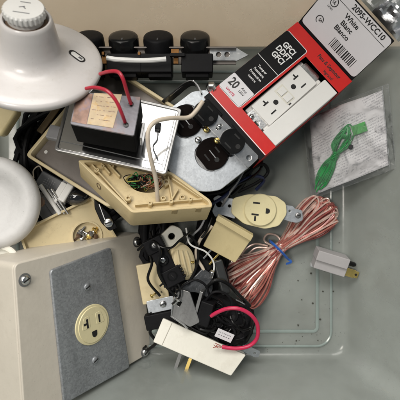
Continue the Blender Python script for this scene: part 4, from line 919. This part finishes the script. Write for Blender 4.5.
cord([(206, 262, 30), (218, 262, 34), (226, 272, 34), (228, 290, 30), (220, 300, 26)], 1.5, BLACKG, 'black cable arching around the slate lever', 'dark cables under the tan base')
cord([(146, 246, 50), (152, 262, 44), (148, 280, 40), (160, 296, 36)], 1.3, BLACKG, 'black cable hanging beside the black connector block', 'dark cables under the tan base')
cord([(138, 250, 44), (150, 240, 56), (160, 250, 62), (158, 270, 62), (166, 286, 56), (176, 296, 50)], 1.4, BLACKG, 'glossy black cable crossing over the black connector block', 'dark cables under the tan base')
cord([(176, 232, 46), (190, 236, 46), (198, 248, 44), (196, 268, 44), (188, 284, 48)], 1.2, MATTE, 'matt black cable along the right side of the grooved knob', 'dark cables under the tan base')
cord([(212, 226, 36), (200, 240, 40), (196, 256, 40), (204, 272, 40), (198, 290, 40)], 1.5, OFFWIRE, 'off-white cable in the gap left of the ivory cover', 'dark cables under the tan base')
cord([(206, 288, 46), (216, 280, 48), (228, 284, 48), (240, 296, 44), (250, 306, 38)], 1.7, BLACKG, 'thick black lead arching over the top of the black dimmer', 'dark cables under the tan base')
cord([(150, 312, 30), (156, 320, 26), (150, 332, 20), (156, 342, 14), (148, 350, 8)], 1.6, BLACKG, 'black cable between the almond box and the white adapter', 'dark cables under the tan base')
for k, (pts, r_, m_, lab) in enumerate((
    ([(150, 232, 50), (156, 244, 60), (170, 248, 62), (180, 240, 60), (190, 232, 52)], 1.0, BLACKG, 'thin black cable arching just under the tan base'),
    ([(176, 292, 50), (186, 284, 56), (196, 280, 56), (206, 286, 54), (210, 298, 48)], 1.1, BLACK, 'black cable crossing the smoky grey guard'),
    ([(206, 300, 48), (214, 292, 52), (226, 294, 52), (232, 304, 50), (226, 314, 48)], 1.2, BLACK, 'black loop of wire at the top of the black dimmer'),
    ([(186, 228, 44), (190, 244, 50), (206, 252, 48), (214, 264, 44), (212, 278, 42)], .8, WHITEWIRE, 'thin white wire between the grooved knob and the metal plug blades'),
    ([(236, 300, 40), (246, 306, 44), (252, 318, 42), (250, 332, 36), (244, 344, 30)], 1.3, BLACKG, 'black lead running down the right side of the black dimmer'),
    ([(160, 286, 46), (168, 280, 52), (178, 284, 54), (180, 296, 54), (172, 304, 52)], .9, BLACKG, 'thin black loop over the top of the steel bracket'))):
    cord(pts, r_, m_, lab, 'dark cables under the tan base' if m_ is not WHITEWIRE else None, 'wire' if m_ is WHITEWIRE else 'cable')
for k, (px, py, z, a, m_) in enumerate(((192, 262, 46, 20, BRASS), (178, 300, 53, 70, STEEL), (212, 272, 46, -30, STEEL), (152, 296, 36, 10, BRASS))):
    sc = MB().lathe([(2.2, 0), (2.2, .8), (1.5, 1.3), (.1, 1.4)], 18).lathe([(.85, -7), (1.0, 0)], 10).build('terminal_screw', m_, M=frame(at(px, py, z), (cos(a), sin(a), .5), 0), ang=40)
    tag(sc, ('loose brass screw beside the grooved cream knob', 'loose steel screw on the steel bracket', 'loose steel screw beside the slate bar', 'loose brass screw by the steel strap tab')[k], 'screw', 'loose screws in the pile')
M = frame(at(252, 352, 22), (.1, -.3, 1), -30)
o = plate('steel_flange', rpoly([(-12, -3), (5, -4), (9, -2), (7, 4), (-12, 4)], 1.5), [circ(3, 0, 1.2, 16)], -1, .3, ZINC, None, M); tag(o, 'thin steel flange poking out right of the white adapter', 'flange')
def coil(name, lab, x0, x1, y0, y1, z0, z1, n, seed, r=2.6):  # black filler cord, added so the shaded gaps in the pile stay dark
    R_ = random.Random(seed); pts = []
    for i in range(n):
        a = i * 1.15; cx, cy = (x0 + x1) / 2, (y0 + y1) / 2; f = R_.uniform(.25, 1)
        pts.append((cx + (x1 - x0) / 2 * f * cos(a) , cy + (y1 - y0) / 2 * f * sin(a), R_.uniform(z0, z1)))
    o = MB().tube(pts, r, 8, sub=5).build(name, BLACK, origin=(0, 0, 0)); tag(o, lab, 'cord')
coil('gap_filler_cord', 'added heap of black cord darkening the shaded gaps under the tan base and zinc cover', -60, 32, -112, 66, 4, 24, 150, 1)
coil('gap_filler_cord', 'added heap of black cord darkening the shaded gaps under the lampholder and cream plates', -180, -50, -40, 118, 4, 24, 150, 2)
